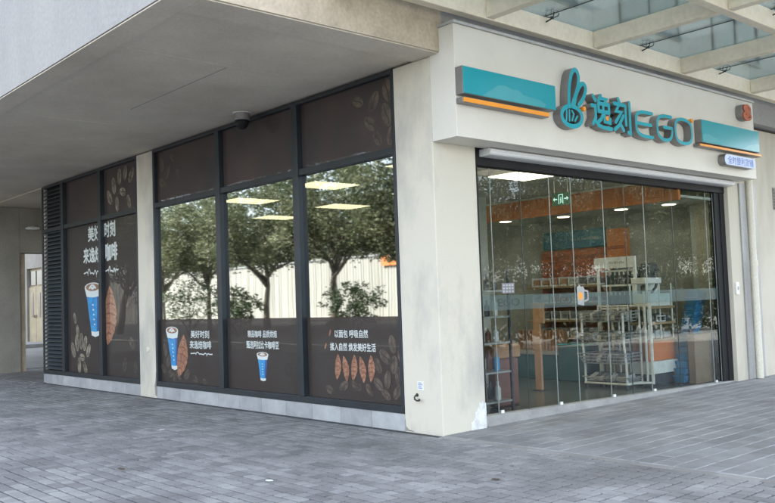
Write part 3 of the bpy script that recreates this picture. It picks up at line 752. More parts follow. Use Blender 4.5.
# ------------------------------------------------------------------ glass canopy over the entrance
K = thing('glass_canopy',(2.0,4.0,4.62),'cream steel and greenish glass canopy over the entrance','canopy')
ZB,ZC=4.62,4.85
ys=[-1.82+.12+2.16*k for k in range(7)]
ys=[-1.68,.48,2.52,4.66,6.80,8.95,11.1]
xs=[.33,2.13,4.0,5.87,7.74]
for x in xs:
    m=MB(); m.box(x,x+.12,ys[0]-.3,ys[-1]+.4,ZB,ZC); m.build('long_beam',M_steelw,K,.006)
for y in ys:
    for i in range(len(xs)-1):
        m=MB(); m.box(xs[i]+.121,xs[i+1]-.001,y,y+.12,ZB+.012,ZC-.003); m.build('cross_beam',M_steelw,K,.006)
for j in range(len(ys)-1):
    for i in range(len(xs)-1):
        ym=(ys[j]+ys[j+1])/2+.06
        for a,b in ((ys[j]+.03,ym-.007),(ym+.007,ys[j+1]+.09)):
            if i<3:
                m=MB(); m.box(xs[i]+(.03 if i else -.17),xs[i+1]+.08,a,b,4.862,4.874); m.build('glass_pane',M_gtop,K)
        m=MB(); m.box(xs[i]+.03,xs[i+1]+.08,ym-.006,ym+.006,4.859,4.873); m.build('glass_joint',M_black,K)
        for fx in ((xs[i]+.22),(xs[i+1]-.12)):
            bx=xs[i]+.12 if fx<(xs[i]+xs[i+1])/2 else xs[i+1]
            m=MB(); m.tube([(bx,ym,4.79),(fx,ym,4.81)],.009,6); m.tube([(fx,ym,4.80),(fx,ym,4.83)],.013,6)
            for sx in (-1,1):
                for sy in (-1,1): m.tube([(fx,ym,4.81),(fx+sx*.05,ym+sy*.04,4.83),(fx+sx*.06,ym+sy*.05,4.861)],.0065,5)
            m.build('spider_fitting',M_iron,K)

# ------------------------------------------------------------------ small things on the walls
t=thing('drain_strip',(0,7.4,0),'pale downpipe between two grey metal strips on the side wall right of the door','downpipe')
m=MB(); m.box(.001,.03,7.09,7.30,0,3.24); m.build('metal_strip',M_zinc,t,.004)
m=MB(); m.box(.001,.03,7.49,7.66,0,3.24); m.build('metal_strip',M_zinc,t,.004)
m=MB(); m.tube([(.05,7.395,.0),(.05,7.395,1.9)],.062,14); m.tube([(.05,7.395,1.9),(.05,7.395,4.2)],.058,14); m.lathe((.05,7.395,1.86),[(.068,0),(.068,.09)],14); m.build('pipe',M_cream,t)
t=thing('door_switch',(0,6.62,1.43),'small pale door switch box on the wall right of the glass door','switch')
m=MB(); m.box(.001,.03,6.80,6.90,1.40,1.60); m.build('box',M_rackw,t,.006)
m=MB(); m.box(.0301,.034,6.83,6.87,1.47,1.53); m.build('button',M_zinc,t,.002)
t=thing('wall_notice',(-.335,0,.47),'small white notice plate low on the corner column','notice')
m=MB(); m.box(-.385,-.285,-.006,-.001,.475,.575); m.build('plate',M_rackw,t,.001)
m=MB(); m.flat=True
for k,(z,w) in enumerate(((.555,.06),(.535,.07),(.515,.05),(.497,.065))): m.poly([(-.37,-.0068,z),(-.37+w,-.0068,z),(-.37+w,-.0068,z+.007),(-.37,-.0068,z+.007)])
m.build('printing',M_ltext,t)
t=thing('wall_tap',(-.36,0,.38),'small dark tap bracket under the white notice on the corner column','tap')
m=MB(); m.tube([(-.395,.0,.42),(-.395,-.03,.415),(-.395,-.045,.40),(-.39,-.05,.375),(-.35,-.05,.362),(-.315,-.05,.365)],.009,8); m.lathe((-.395,-.001,.42),[(.02,0),(.02,-.008)],12,'y'); m.build('pipe',M_iron,t)
m=MB(); m.tube([(-.315,-.05,.365),(-.315,-.05,.385)],.012,8); m.build('handle',M_iron,t)
t=thing('junction_cover',(-7.12,0,.75),'small cream round cap low on the left column','cap')
m=MB(); m.lathe((-7.12,-.0005,.80),[(.045,0),(.045,-.012),(.03,-.018)],16,'y'); m.build('disc',M_cream,t)
# dome camera under the soffit
t=thing('dome_camera',(-3.62,-.20,4.05),'round grey and black dome camera under the overhang above the middle bay','camera')
m=MB(); m.lathe((-3.60,-.21,4.232),[(.11,0),(.115,-.02),(.112,-.09),(.10,-.11)],20); m.build('housing',M_return,t)
m=MB(); m.lathe((-3.60,-.21,4.122),[(.098,0),(.092,-.05),(.07,-.095),(.035,-.12),(.005,-.128)],20); m.build('dome',M_black,t,smooth=True)
m=MB(); m.lathe((-3.60,-.21,4.2325),[(.135,0),(.135,-.006),(.12,-.012)],20); m.build('base_ring',M_rackw,t)
t=thing('wall_lamp',(-15.98,1.12,3.6),'pale oval lamp on the passage wall behind the louvres','lamp')
m=MB(); m.lathe((-15.98,1.12,3.68),[(.05,-.03),(.16,-.02),(.19,.02),(.12,.06),(.03,.07)],18); m.build('shade',M_rackw,t)
m=MB(); m.box(-16.0,-15.95,1.09,1.15,3.7,3.78); m.build('bracket',M_zinc,t)

# ------------------------------------------------------------------ building behind the passage with the cream doors
R_ = thing('rear_building',(-40,9,0),'pale building seen through the opening of the passage on the far left','building')
m=MB(); m.box(-60,-36.0,7.7,16,-.03,14); m.box(-34.0,-16.5,7.7,16,-.03,14); m.box(-36,-34.0,7.7,16,3.62,14); m.build('wall',M_dim,R_)  # unseen upper part raised to keep sun off the passage
m=MB(); m.box(-36,-34.0,7.86,7.95,0,3.62); m.build('door_surround',M_door,R_)
for a in (-35.95,-34.98):
    m=MB(); m.box(a,a+.94,7.78,7.855,.02,2.72); d=m.build('door',M_door,R_,.01)
    m=MB(); m.box(a+.32,a+.60,7.765,7.779,1.3,2.45); m.build('pane',M_dpane,d)
    m=MB(); m.tube([(a+(.85 if a<-35.5 else .09),7.74,1.25),(a+(.85 if a<-35.5 else .09),7.74,1.40)],.02,6); m.build('handle',M_iron,d)
for a in (-35.95,-34.98):
    m=MB(); m.box(a+.06,a+.88,7.80,7.855,2.82,3.5); m.build('fanlight',M_dpane,R_)
m=MB(); m.box(-37.5,-32,5.6,7.69,-.03,.12); m.build('door_step',M_kerb,R_)

# ------------------------------------------------------------------ inside the shop
lamp=thing('ceiling_lamp',(-1.2,3.0,3.25),'','lamp')
m=MB(); m.box(-1.52,-.88,2.58,3.42,3.235,3.259); m.build('frame',M_rackw,lamp)
m=MB(); m.box(-1.50,-.90,2.60,3.40,3.228,3.2345); m.build('diffuser',M_panel,lamp)
gl='square lamps in the shop ceiling'
spots=[(-1.2,3.0,'warm lit ceiling panel seen through the glass door'),(-1.2,1.02,'warm lit ceiling panel seen at the right edge of the big window'),
 (-3.3,1.02,'largest warm lit ceiling panel in the right bay of the big window'),(-3.3,3.0,'warm lit ceiling panel deeper in the shop, second row, over the right bay'),
 (-5.4,1.02,'largest warm lit ceiling panel in the middle bay of the big window'),(-5.4,3.0,'lower lit ceiling panel in the right bay of the big window'),
(-7.5,3.0,'lower lit ceiling panel in the middle bay of the big window')]
for i,(x,y,lab) in enumerate(spots):
    o=lamp if i==0 else copy_tree(lamp)
    o.location=(x,y,3.25); tag(o,lab,'lamp',gl)
dl=thing('downlight',(-4.0,5.85,2.94),'','downlight')
m=MB(); m.lathe((-4.0,5.85,2.939),[(.15,0),(.15,-.012),(.12,-.014)],20); m.build('rim',M_rackw,dl)
m=MB(); m.lathe((-4.0,5.85,2.9245),[(.11,0),(.11,-.006)],20); m.build('lens',M_down,dl)
for i,(x,y,lab) in enumerate([(-4.0,5.85,'round downlight left of the exit sign behind the orange band'),(-2.9,6.2,'round downlight just under the exit sign'),(-1.6,6.1,'round downlight near the middle of the door'),(-.75,6.2,'round downlight at the right end of the dropped ceiling'),(-5.4,6.0,'round downlight at the far left behind the door glass')]):
    o=dl if i==0 else copy_tree(dl)
    o.location=(x,y,2.94); tag(o,lab,'downlight','round downlights in the shop ceiling')
t=thing('exit_sign',(-1.27,4.0,2.86),'green hanging exit sign with a running figure and two arrows','sign')
m=MB(); m.box(-1.43,-1.10,3.97,4.0,2.86,3.06); m.build('case',M_green,t,.003)
m=MB(); m.tube([(-1.39,3.985,3.06),(-1.39,3.985,3.259)],.006,6); m.tube([(-1.14,3.985,3.06),(-1.14,3.985,3.259)],.006,6); m.build('rod',M_alu,t)
m=MB(); m.flat=True
def xs_(pts,lay=0): m.poly([(-1.43+.33*u,3.968-lay*.001,2.86+.2*v) for u,v in pts])
for pts in [[(.06,.5),(.16,.66),(.16,.34)],[(.161,.46),(.30,.46),(.30,.54),(.161,.54)],[(.94,.5),(.84,.34),(.84,.66)],[(.839,.54),(.70,.54),(.70,.46),(.839,.46)],
            [(.37,.12),(.41,.12),(.41,.85),(.37,.85)],[(.60,.12),(.64,.12),(.64,.85),(.60,.85)],[(.411,.80),(.599,.80),(.599,.85),(.411,.85)],
            [(.47,.62),(.52,.66),(.55,.62),(.52,.56)],[(.46,.52),(.53,.54),(.54,.38),(.48,.36)],[(.45,.16),(.48,.16),(.51,.35),(.48,.35)],[(.54,.20),(.57,.22),(.545,.37),(.515,.36)]]: xs_(pts)
m.build('pictogram',M_exitw,t)
# wall shelf with slatted back
t=thing('wall_shelf',(-3.2,6.8,0),'red brown slatted wall shelf with wooden boards at the back of the shop','shelf')
m=MB(); m.box(-4.05,-2.42,6.96,7.015,.4,2.36)
z=.45
while z<2.34: m.box(-4.04,-2.43,6.935,6.959,z,z+.07); z+=.105
m.build('slat_back',M_slat,t)
for z in (1.62,1.30,.98,.66): 
    m=MB(); m.box(-4.05,-2.43,6.45,6.934,z,z+.035); m.build('board',M_wood,t,.004)
rr=random.Random(5)
for k,z in enumerate((1.655,1.335,1.015,.695)):
    for j in range(7):
        x=-3.95+j*.215
        tt=thing('shelf_basket',(x,6.6,z),'','bread tray','trays of packed bread on the slatted wall shelf')
        tt['label']=['pale tray of packs on the top board of the slatted shelf','tray of packs on the second board of the slatted shelf','tray of packs on the third board of the slatted shelf','tray of packs on the lowest board of the slatted shelf'][k]
        h=rr.uniform(.06,.13)
        m=MB(); m.box(x,x+.18,6.5,6.8,z+.001,z+.03); m.box(x,x+.012,6.5,6.8,z+.03,z+.17); m.build('tray',M_rackw,tt)
        m=MB(); m.box(x+.02,x+.17,6.52,6.78,z+.031,z+.03+h); m.build('packs',[M_pack,M_packw,M_tan][rr.randrange(3)],tt,.02)
t=thing('wall_sign',(-3.0,6.9,2.4),'deep blue sign board with a line of small writing above the slatted shelf','sign')
m=MB(); m.box(-3.95,-2.50,6.90,6.955,2.38,2.72); m.build('board',M_dkblue,t,.005)
marks(t,-3.3,-2.62,2.52,2.575,6.898,MATS['shop_wall'],22,1)
t=thing('notice_board',(-2.25,6.9,2.0),'plain orange red panel right of the blue sign board','panel')
m=MB(); m.box(-2.47,-2.05,6.90,7.015,2.02,2.68); m.build('board',M_iorange,t,.005)
m=MB(); m.box(-2.44,-2.08,6.893,6.899,2.30,2.36); m.build('stripe',M_oranged,t)
t=thing('orange_banner',(-.55,5.42,2.98),'small orange lit banner hanging at the right end of the orange band','banner')
m=MB(); m.box(-.72,-.36,5.36,5.379,2.97,3.12); m.build('board',M_iorange,t)
marks(t,-.68,-.40,3.01,3.08,5.358,M_oranged,6,3)

# basket rack near the door
def wire_basket(m,x0,x1,y0,y1,z,h,lean=.06):
    for k in range(4):
        zz=z+h*k/3; o=lean*k/3
        m.tube([(x0-o,y0-o,zz),(x1+o,y0-o,zz),(x1+o,y1,zz),(x0-o,y1,zz),(x0-o,y0-o,zz)],.007,4)
    n=8
    for k in range(n+1):
        x=x0+(x1-x0)*k/n; xo=x0-lean+(x1-x0+2*lean)*k/n; m.tube([(x,y0,z),(xo,y0-lean,z+h)],.0035,4)
        m.tube([(x,y0,z),(x,y1,z)],.0035,4)
    for k in range(5):
        y=y0+(y1-y0)*k/4; m.tube([(x0,y,z),(x0-lean,y,z+h)],.0035,4); m.tube([(x1,y,z),(x1+lean,y,z+h)],.0035,4)
t=thing('basket_rack',(-1.2,5.0,0),'white steel rack with tiers of tilted wire baskets full of packs, just inside the door','rack')
RX0,RX1=-1.56,-.80
m=MB()
for x in (RX0,-1.37,-1.18,-.99,RX1): m.tube([(x,5.22,.06),(x,5.22,1.30)],.017,6)
for x in (-.70,-.60): m.tube([(x,5.22,.06),(x,5.22,1.50)],.020,6)
for x in (RX0,RX1): m.tube([(x,4.80,.08),(x,4.80,.38),(x,4.76,.70),(x,4.76,1.18)],.019,6)
for z in (.08,1.28): m.tube([(RX0,5.22,z),(-.60,5.22,z)],.017,6)
for x in (RX0,RX1): m.tube([(x,4.78,.08),(x,5.24,.08)],.019,6)
m.tube([(RX0,4.79,.08),(RX1,4.79,.08)],.017,6); m.tube([(RX1,5.0,.08),(-.60,5.22,.08)],.017,6)
m.build('rack_frame',M_rackw,t)
for x in (RX0,RX1):
    for y in (4.80,5.22):
        m=MB(); m.lathe((x-.012,y,.040),[(.036,0),(.036,.024)],12,'x'); m.build('castor',M_dark,t)
tiers=[(.10,.08),(.40,.15),(.72,.15),(1.05,.15)]
rr=random.Random(9)
for z,h in tiers:
    m=MB(); wire_basket(m,RX0+.03,RX1-.03,4.72 if z>.2 else 4.84,5.18,z,h,.07); m.build('basket',M_wire,t)
labs=['grey packs in the bottom tray of the white rack','packs in the second tier of the white rack','packs in the third tier of the white rack','packs in the top basket of the white rack']
for (z,h),lab in zip(tiers,labs):
    for k in range(7):
        for row in range(2):
            x=RX0+.05+k*.094; o_=MB(); a=rr.uniform(-.5,.5); tp=rr.uniform(.05,.13) if z>.2 else .03
            cx,cy=x+.045,4.84+row*.19+rr.uniform(-.02,.02)+(.05 if z<.2 else 0)
            pts=[]
            for sx,sy,sz in [(-1,-1,0),(1,-1,0),(1,1,0),(-1,1,0),(-1,-1,1),(1,-1,1),(1,1,1),(-1,1,1)]:
                px=sx*.042; py=sy*.075; pz=z+.012+sz*(.06+tp*.5)+(.05 if sz and sy>0 else 0)
                pts.append((cx+px*math.cos(a)-py*math.sin(a)*.4+.02*sz*math.sin(a*3), cy+py+.03*sz*math.cos(a*5), pz))
            o_.add(pts,[(0,3,2,1),(4,5,6,7),(0,1,5,4),(1,2,6,5),(2,3,7,6),(3,0,4,7)])
            tag(o_.build('snack_pack',[M_pack,M_packw,M_pack,M_wire][rr.randrange(4)],None,.012),lab,'snack pack','packs in the wire baskets')
# taller rack behind it
t=thing('display_rack',(-1.3,5.6,0),'tall white framed display rack with dark hanging goods behind the basket rack','rack')
m=MB()
for x in (-1.68,-.98):
    for y in (5.45,5.8): m.box(x-.02,x+.02,y-.02,y+.02,0,1.90)
m.box(-1.70,-.96,5.43,5.82,.55,.58); m.box(-1.70,-.96,5.43,5.82,1.22,1.25); m.build('rack_frame',M_rackw,t)
m=MB(); m.box(-1.72,-.94,5.40,5.44,1.90,2.08); m.build('header_board',M_rackw,t,.004)
marks(t,-1.5,-1.1,1.97,2.02,5.397,M_zinc,12,2)
m=MB(); m.box(-1.66,-1.0,5.78,5.80,.58,1.90); m.build('back_panel',M_dark,t)
m=MB(); m.box(-1.66,-1.0,5.50,5.53,1.84,1.87); m.box(-1.66,-1.0,5.50,5.53,1.60,1.63); m.build('hanging_rail',M_rackw,t)
for row,(z,lab) in enumerate(((1.60,'dark item hanging in the upper row of the tall display rack'),(1.26,'dark bottle with a pale neck standing in the lower row of the tall display rack'))):
    for k in range(8):
        x=-1.61+k*.083
        tt=thing('bottle' if row else 'umbrella',(x,5.58,z),lab,'bottle' if row else 'umbrella','dark goods in the tall display rack')
        m=MB(); m.lathe((x,5.58,z),[(.018,0),(.033,.01),(.034,.15),(.02,.19)],10); m.build('body',M_dark,tt)
        m=MB(); m.lathe((x,5.58,z+.191),[(.016,0),(.012,.05),(.006,.06)],8); m.build('neck',M_rackw,tt)
# counter with coffee machine
CX0,CX1,CY0,CY1=-1.0,-.70,5.29,6.05
t=thing('coffee_counter',(-.85,5.67,0),'coffee counter with an orange front, wooden shelves and white base just inside the door','counter')
m=MB(); m.box(CX0,CX1,CY0,CY1,.40,.70); m.build('orange_front',M_iorange,t,.004)
m=MB()
for k in range(8): m.box(CX0+.01+k*.036,CX0+.026+k*.036,CY0-.010,CY0-.0005,.41,.69)
m.build('ribbing',M_tan,t)
m=MB(); m.box(CX0-.04,CX1+.05,CY0-.05,CY1+.06,.20,.395); m.build('base_band',M_rackw,t,.006)
m=MB(); m.box(CX0+.02,CX1-.02,CY0+.03,CY1-.03,.01,.198); m.build('kick_plate',M_dark,t)
for z in (.705,.97,1.22):
    m=MB(); m.box(CX0-.03,CX1+.03,CY0-.03,CY1+.03,z,z+.035); m.build('shelf',M_wood,t,.004)
for x in (CX0,CX1):
    for y in (CY0+.02,(CY0+CY1)/2,CY1-.02):
        m=MB(); m.tube([(x,y,.74),(x,y,1.62)],.013,6); m.build('post',M_rackw,t)
m=MB(); m.tube([(CX1+.04,5.5,1.02),(CX1+.04,5.75,1.02),(CX1+.04,5.75,1.10),(CX1+.04,5.5,1.10),(CX1+.04,5.5,1.02)],.009,5); m.build('handle',M_rackw,t)
for z,lab,mt in ((.742,'pale cushion like bundle on the lowest shelf of the coffee counter',M_packw),(1.007,'dark bundle on the middle shelf of the coffee counter',M_dark)):
    for k in range(3):
        m=MB(); y=CY0+.03+k*.24; m.box(CX0+.03,CX1-.02,y,y+.22,z,z+.10+rr.uniform(0,.05)); tag(m.build('bundle',mt,None,.035),lab,'bundle','bundles on the coffee counter shelves')
t=thing('coffee_machine',(-.85,5.67,1.256),'white coffee machine with a dark hopper standing on the counter','coffee machine')
m=MB(); m.box(CX0+.02,CX1-.01,CY0+.05,CY1-.03,1.256,1.46); m.box(CX0+.02,CX0+.10,CY0+.05,CY1-.03,1.461,1.62); m.build('body',M_rackw,t,.012)
m=MB(); m.box(CX0+.01,CX1-.02,CY0+.04,CY1-.25,1.621,1.72); m.build('head',M_rackw,t,.015)
m=MB(); m.tube([(CX1-.08,5.45,1.50),(CX1-.05,5.55,1.49),(CX1-.05,5.66,1.56),(CX1-.05,5.72,1.68),(CX1-.05,5.66,1.78),(CX1-.05,5.78,1.84)],.022,8); m.build('spout',M_dark,t,smooth=True)
m=MB(); m.lathe((CX1-.1,5.40,1.461),[(.045,0),(.055,.02),(.055,.12),(.03,.15)],14); m.build('jug',M_dark,t)
m=MB(); m.box(CX0+.06,CX1-.08,5.55,5.80,1.722,1.95); m.build('hopper',M_dark,t,.015)
# leaning stack of blue baskets, carton, stick, pillar
nb=13
for k in range(nb):
    z=.03+k*.112; yo=5.86+.045*k
    t=thing('shopping_basket',(-.47,yo,z),('topmost blue shopping basket of the leaning stack' if k==nb-1 else 'lowest blue shopping basket of the leaning stack' if k==0 else 'blue shopping basket inside the leaning stack at the door end'),'basket','stacked blue shopping baskets')
    m=MB(); x0,x1,y0,y1=-.64,-.44,yo,yo+.30
    m.add([(x0+.02,y0+.02,z),(x1-.02,y0+.02,z),(x1-.02,y1-.02,z),(x0+.02,y1-.02,z),(x0,y0,z+.10),(x1,y0,z+.10),(x1,y1,z+.10),(x0,y1,z+.10)],[(0,3,2,1),(0,1,5,4),(1,2,6,5),(2,3,7,6),(3,0,4,7)])
    for q in range(6): m.box(x1-.012,x1+.002,y0+.02+q*.045,y0+.045+q*.045,z+.03,z+.075)
    m.build('tub',M_bluebk,t)
    m=MB(); m.tube([(x0-.004,y0-.004,z+.10),(x1+.004,y0-.004,z+.10),(x1+.004,y1+.004,z+.10),(x0-.004,y1+.004,z+.10),(x0-.004,y0-.004,z+.10)],.009,5); m.build('rim',M_bluebk,t)
t=thing('cardboard_carton',(-.28,6.2,0),'tall plain brown cardboard carton at the right end of the door','carton')
m=MB(); m.box(-.41,-.29,5.95,6.56,.01,.77); m.build('box',M_card,t,.006)
m=MB(); m.box(-.42,-.28,5.94,6.57,.771,.79); m.build('flap',M_card,t,.004)
t=thing('broom_handle',(-.3,6.2,.8),'short dark stick leaning above the cardboard carton','stick')
m=MB(); m.tube([(-.32,5.96,.86),(-.30,6.46,1.15)],.016,6); m.build('stick',M_dark,t)
m=MB(); m.box(-.34,-.30,5.86,5.96,.80,.88); m.build('head',M_dark,t,.01)
t=thing('white_pillar',(-.5,6.9,0),'pale square pillar inside the shop at the right end of the door','pillar')
m=MB(); m.box(-.72,-.36,6.8,7.015,.005,2.935); m.build('shaft',MATS['pillar'] if 'pillar' in MATS else surf('pillar',(.60,.66,.67),.6,scale=2,bump=.02,fine=.02),t,.01)
m=MB(); m.box(-.74,-.34,6.78,7.016,.004,.10); m.build('skirting',M_zinc,t)
# left part of the door view
t=thing('drink_shelf',(-1.0,1.9,0),'dark steel shelf unit with bottles and cartons behind the left door panels','shelf')
m=MB()
for x in (-1.75,-.75):
    for y in (1.45,2.05): m.box(x-.015,x+.015,y-.015,y+.015,.005,1.86)
m.build('post',M_dark,t)
for z in (.12,.50,.88,1.22,1.56): 
    m=MB(); m.box(-1.76,-.74,1.44,2.06,z,z+.025); m.build('shelf',M_wire,t,.003)
rr=random.Random(12)
for r_,z in enumerate((.146,.526,.906,1.246,1.586)):
    for k in range(7):
        for row in range(2):
            x=-1.66+k*.135; y=1.58+row*.3
            m=MB(); h=rr.uniform(.16,.26)
            m.lathe((x,y,z),[(.035,0),(.04,.01),(.04,h*.6),(.015,h*.8),(.015,h)],9)
            tag(m.build('bottle',[M_dark,M_pack,M_brownb,M_bluebk,M_packw][rr.randrange(5)],None),'bottle standing on the %s of the dark steel shelf unit'%['lowest board','second board','third board','fourth board','top board'][r_],'bottle','bottles on the dark steel shelf unit')
t=thing('promo_bin',(-1.08,2.26,0),'red brown display bin with a tan rim near the left end of the glass door','bin')
m=MB(); m.box(-1.15,-1.0,2.02,2.50,.01,.66); m.build('body',M_brownb,t,.03)
m=MB(); m.box(-1.17,-.98,1.99,2.53,.661,.84); m.build('rim',M_tan,t,.02)
t=thing('display_stand',(-1.8,4.0,0),'slim tan cardboard display stand with a wider head','stand')
m=MB(); m.box(-1.92,-1.80,3.98,4.03,.02,1.38); m.build('stem',M_tan,t,.004)
m=MB(); m.box(-1.799,-1.72,3.98,4.03,1.06,1.38); m.build('head',M_tan,t,.004)
m=MB(); m.box(-1.96,-1.76,3.94,4.07,.005,.019); m.build('foot',M_dark,t)
t=thing('service_counter',(-2.9,5.6,0),'teal service counter with a slatted band and pale edge behind the display stand','counter')
m=MB(); m.box(-3.7,-2.62,5.5,6.0,.01,.44); m.build('body',M_tealc,t,.01)
m=MB(); m.box(-3.74,-2.58,5.46,6.04,.441,.50); m.build('top',M_iwall,t,.006)
m=MB()
for k in range(14): m.box(-3.68+k*.076,-3.63+k*.076,5.72,5.76,.501,.86)
m.box(-3.70,-2.62,5.761,5.79,.501,.86)
m.build('slatted_band',M_tan,t)
m=MB(); m.box(-2.56,-1.96,5.42,5.95,.01,.62); m.build('side_cabinet',M_tealc,t,.01)
m=MB(); m.box(-2.57,-1.95,5.41,5.96,.621,.65); m.build('cabinet_top',MATS.get('pale_teal'),t,.004)
# round columnish grey column inside
t=thing('grey_column',(-3.6,3.0,0),'bluish grey inner column behind the left door panels','column')
m=MB(); m.box(-3.75,-3.35,4.2,4.6,.005,3.255); m.build('shaft',M_iwall,t,.01)
m=MB(); m.box(-3.77,-3.33,4.18,4.62,.004,.10); m.build('skirting',M_zinc,t)
# stickers on the door glass
t=thing('door_notice',(-.11,1.32,1.53),'pale square grid notice stuck to the left door panels','notice')
m=MB(); m.box(XD+.004,XD+.006,1.20,1.43,1.535,1.66); m.build('sheet',surf('pink_grey_paper',(.22,.21,.24),.7,scale=5,bump=0),t)
m=MB(); m.flat=True
for i in range(4):
    for j in range(3): 
        y=1.215+i*.054; z=1.547+j*.038; m.poly([(XD+.0068,y,z),(XD+.0068,y+.036,z),(XD+.0068,y+.036,z+.022),(XD+.0068,y,z+.022)])
m.build('grid_print',M_wire,t)
t=thing('mug_sticker',(-.11,2.8,1.35),'white beer mug shaped sticker with an orange mark on the glass','sticker')
m=MB(); m.flat=True
m.prism([(XD+.0075,y,z) for y,z in [(2.70,1.36),(2.84,1.34),(2.86,1.56),(2.83,1.60),(2.79,1.59),(2.75,1.62),(2.69,1.58)]],(-.001,0,0)); m.build('mug',M_wire,t)
m=MB(); m.flat=True; stroke(m,'R',[Vector(p) for p in [(2.865,1.54),(2.93,1.53),(2.93,1.42),(2.86,1.40)]],.012,XD+.006,XD+.0078); m.build('mug_handle',[M_wire,M_wire],t)
m=MB(); m.flat=True; m.prism([(XD+.0088,y,z) for y,z in ell(2.765,1.47,.045,.055,0,16)],(-.001,0,0)); m.build('badge',M_orange,t)
# white shelf inside the left bay of the big window
t=thing('white_shelf',(-8.3,1.8,0),'white open shelf inside the shop seen through the left bay of the big window','shelf')
m=MB()
for x in (-8.98,-8.28,-7.58):
    for y in (1.6,2.0): m.box(x-.02,x+.02,y-.02,y+.02,.005,2.56)
m.build('post',M_rackw,t)
for z in (.6,1.0,1.36,1.70,2.04,2.36): 
    m=MB(); m.box(-8.98,-7.58,1.6,2.0,z,z+.03); m.build('shelf',M_wood,t)
m=MB(); m.box(-9.0,-7.56,1.58,2.02,2.562,2.62); m.build('header',M_rackw,t,.004)

# ------------------------------------------------------------------ across the street: hoarding, trees, shrubs
t=thing('street_hoarding',(-60,-32,0),'tall cream corrugated hoarding across the street, reflected in the windows','fence')
m=MB(); m.flat=True; x=-110.0; k=0
pts=[]
while x<-14:
    pts += [(x,-32.0),(x+.10,-32.0),(x+.13,-31.945),(x+.24,-31.945)]; x+=.27+.09*((k*7)%3==0)+.05*((k*5)%4==1); k+=1
for i in range(len(pts)-1):
    (a,b),(c,d)=pts[i],pts[i+1]; m.poly([(a,b,0.0),(c,d,0.0),(c,d,4.7),(a,b,4.7)])
m.build('sheets',M_hoard,t)
m=MB(); m.box(-110,-14,-31.9,-31.86,4.62,4.72); m.box(-110,-14,-31.9,-31.86,.30,.36); m.build('rail',M_kerb,t)
for j in range(24):
    pass
t=thing('banner_sign',(-36.2,-31.6,3.2),'orange banner fixed high on the cream hoarding','banner')
m=MB(); m.box(-37.6,-35.2,-31.84,-31.80,3.9,5.3); m.build('board',M_iorange,t)
m=MB(); m.lathe((-36.5,-31.79,4.7),[(.4,0),(.4,.01)],20,'y'); m.build('round_mark',M_kerb,t)

def crown_mesh(seed, rx, rz, nclump, nleaf, ls, hollow=.35):
    rr=random.Random(seed); m=MB(); m.flat=True
    for c in range(nclump):
        while True:
            p=Vector((rr.uniform(-1,1),rr.uniform(-1,1),rr.uniform(-1,1)))
            if hollow<p.length<1: break
        bias=1+.22*math.sin(3*math.atan2(p.y,p.x)+seed)+.12*math.sin(5*p.z+seed)
        cc=Vector((p.x*rx*bias,p.y*rx*bias,p.z*rz)); cr=rr.uniform(.5,1.0)*rx*.27
        tone=min(1,max(0,rr.gauss(.45,.32)))
        for k in range(nleaf):
            d=Vector((rr.gauss(0,1),rr.gauss(0,1),rr.gauss(0,.7))).normalized()*cr*rr.uniform(.35,1.05)
            q=cc+d; s=ls*rr.uniform(.6,1.3)
            a=Vector((rr.gauss(0,1),rr.gauss(0,1),rr.gauss(0,.6))).normalized(); b=a.cross(Vector((rr.gauss(0,1),rr.gauss(0,1),rr.gauss(0,1)))).normalized()
            m.tone=min(1,max(0,tone+rr.uniform(-.15,.15)))
            m.poly([q-a*s,q-b*s*.55,q+a*s,q+b*s*.55])
    return m
def limb(m,p0,p1,r0,r1,rr,n=5,wob=.12):
    p0=Vector(p0);p1=Vector(p1); L=(p1-p0).length; pts=[]
    for i in range(n+1):
        t=i/n; q=p0.lerp(p1,t)
        if 0<i<n: q+=Vector((rr.uniform(-1,1),rr.uniform(-1,1),rr.uniform(-.3,.3)))*wob*L*.3
        pts.append(q)
    m.tube(pts,r0,7,r1); return pts
def make_tree(seed, H, base, rx, rz, ncl=150, nlf=120, ls=.092, lean=(0,0), mat=None):
    rr=random.Random(seed)
    t=thing('street_tree',(0,0,0),'','tree')
    m=MB(); top=Vector((lean[0],lean[1],base+rz*.7))
    limb(m,(0,0,-.05),top,.20,.09,rr,6,.08)
    for k in range(7):
        a=k*2*PI/7+rr.uniform(-.4,.4); st=Vector((lean[0]*.8,lean[1]*.8,base*rr.uniform(.72,1.0)))
        limb(m,st,(lean[0]+math.cos(a)*rx*.75,lean[1]+math.sin(a)*rx*.75,base+rz*rr.uniform(.3,1.2)),.085,.02,rr,5,.2)
    m.build('trunk',M_trunk,t,smooth=True)
    c=crown_mesh(seed,rx,rz,ncl,nlf,ls); c.v=[(x+lean[0],y+lean[1],z+base+rz) for x,y,z in c.v]
    c.build('crown',mat or M_leaf,t)
    return t
grp='street trees reflected in the shop glass'
protos=[make_tree(11,9,3.6,3.6,2.5),make_tree(12,9,3.4,3.3,2.7,lean=(.9,.2)),make_tree(13,10,3.8,4.0,2.7)]
used=[False]*3
def place(k,x,y,s,rz,lab,g=grp,sz=None):
    o=protos[k] if not used[k] else copy_tree(protos[k]); used[k]=True
    o.location=(x,y,0); o.scale=(s,s,sz or s); o.rotation_euler=(0,0,rz); tag(o,lab,'tree',g); return o
row=[(1,-17.0,-16.3,.90,2.6),(0,-22.6,-16,.93,.4),(2,-27.6,-15.8,.86,1.1),(0,-33.4,-16,.88,3.0),(2,-38.8,-16.2,.84,4.0),(1,-44.5,-16,.95,5.0),(0,-11.5,-16.2,.95,1.0)]
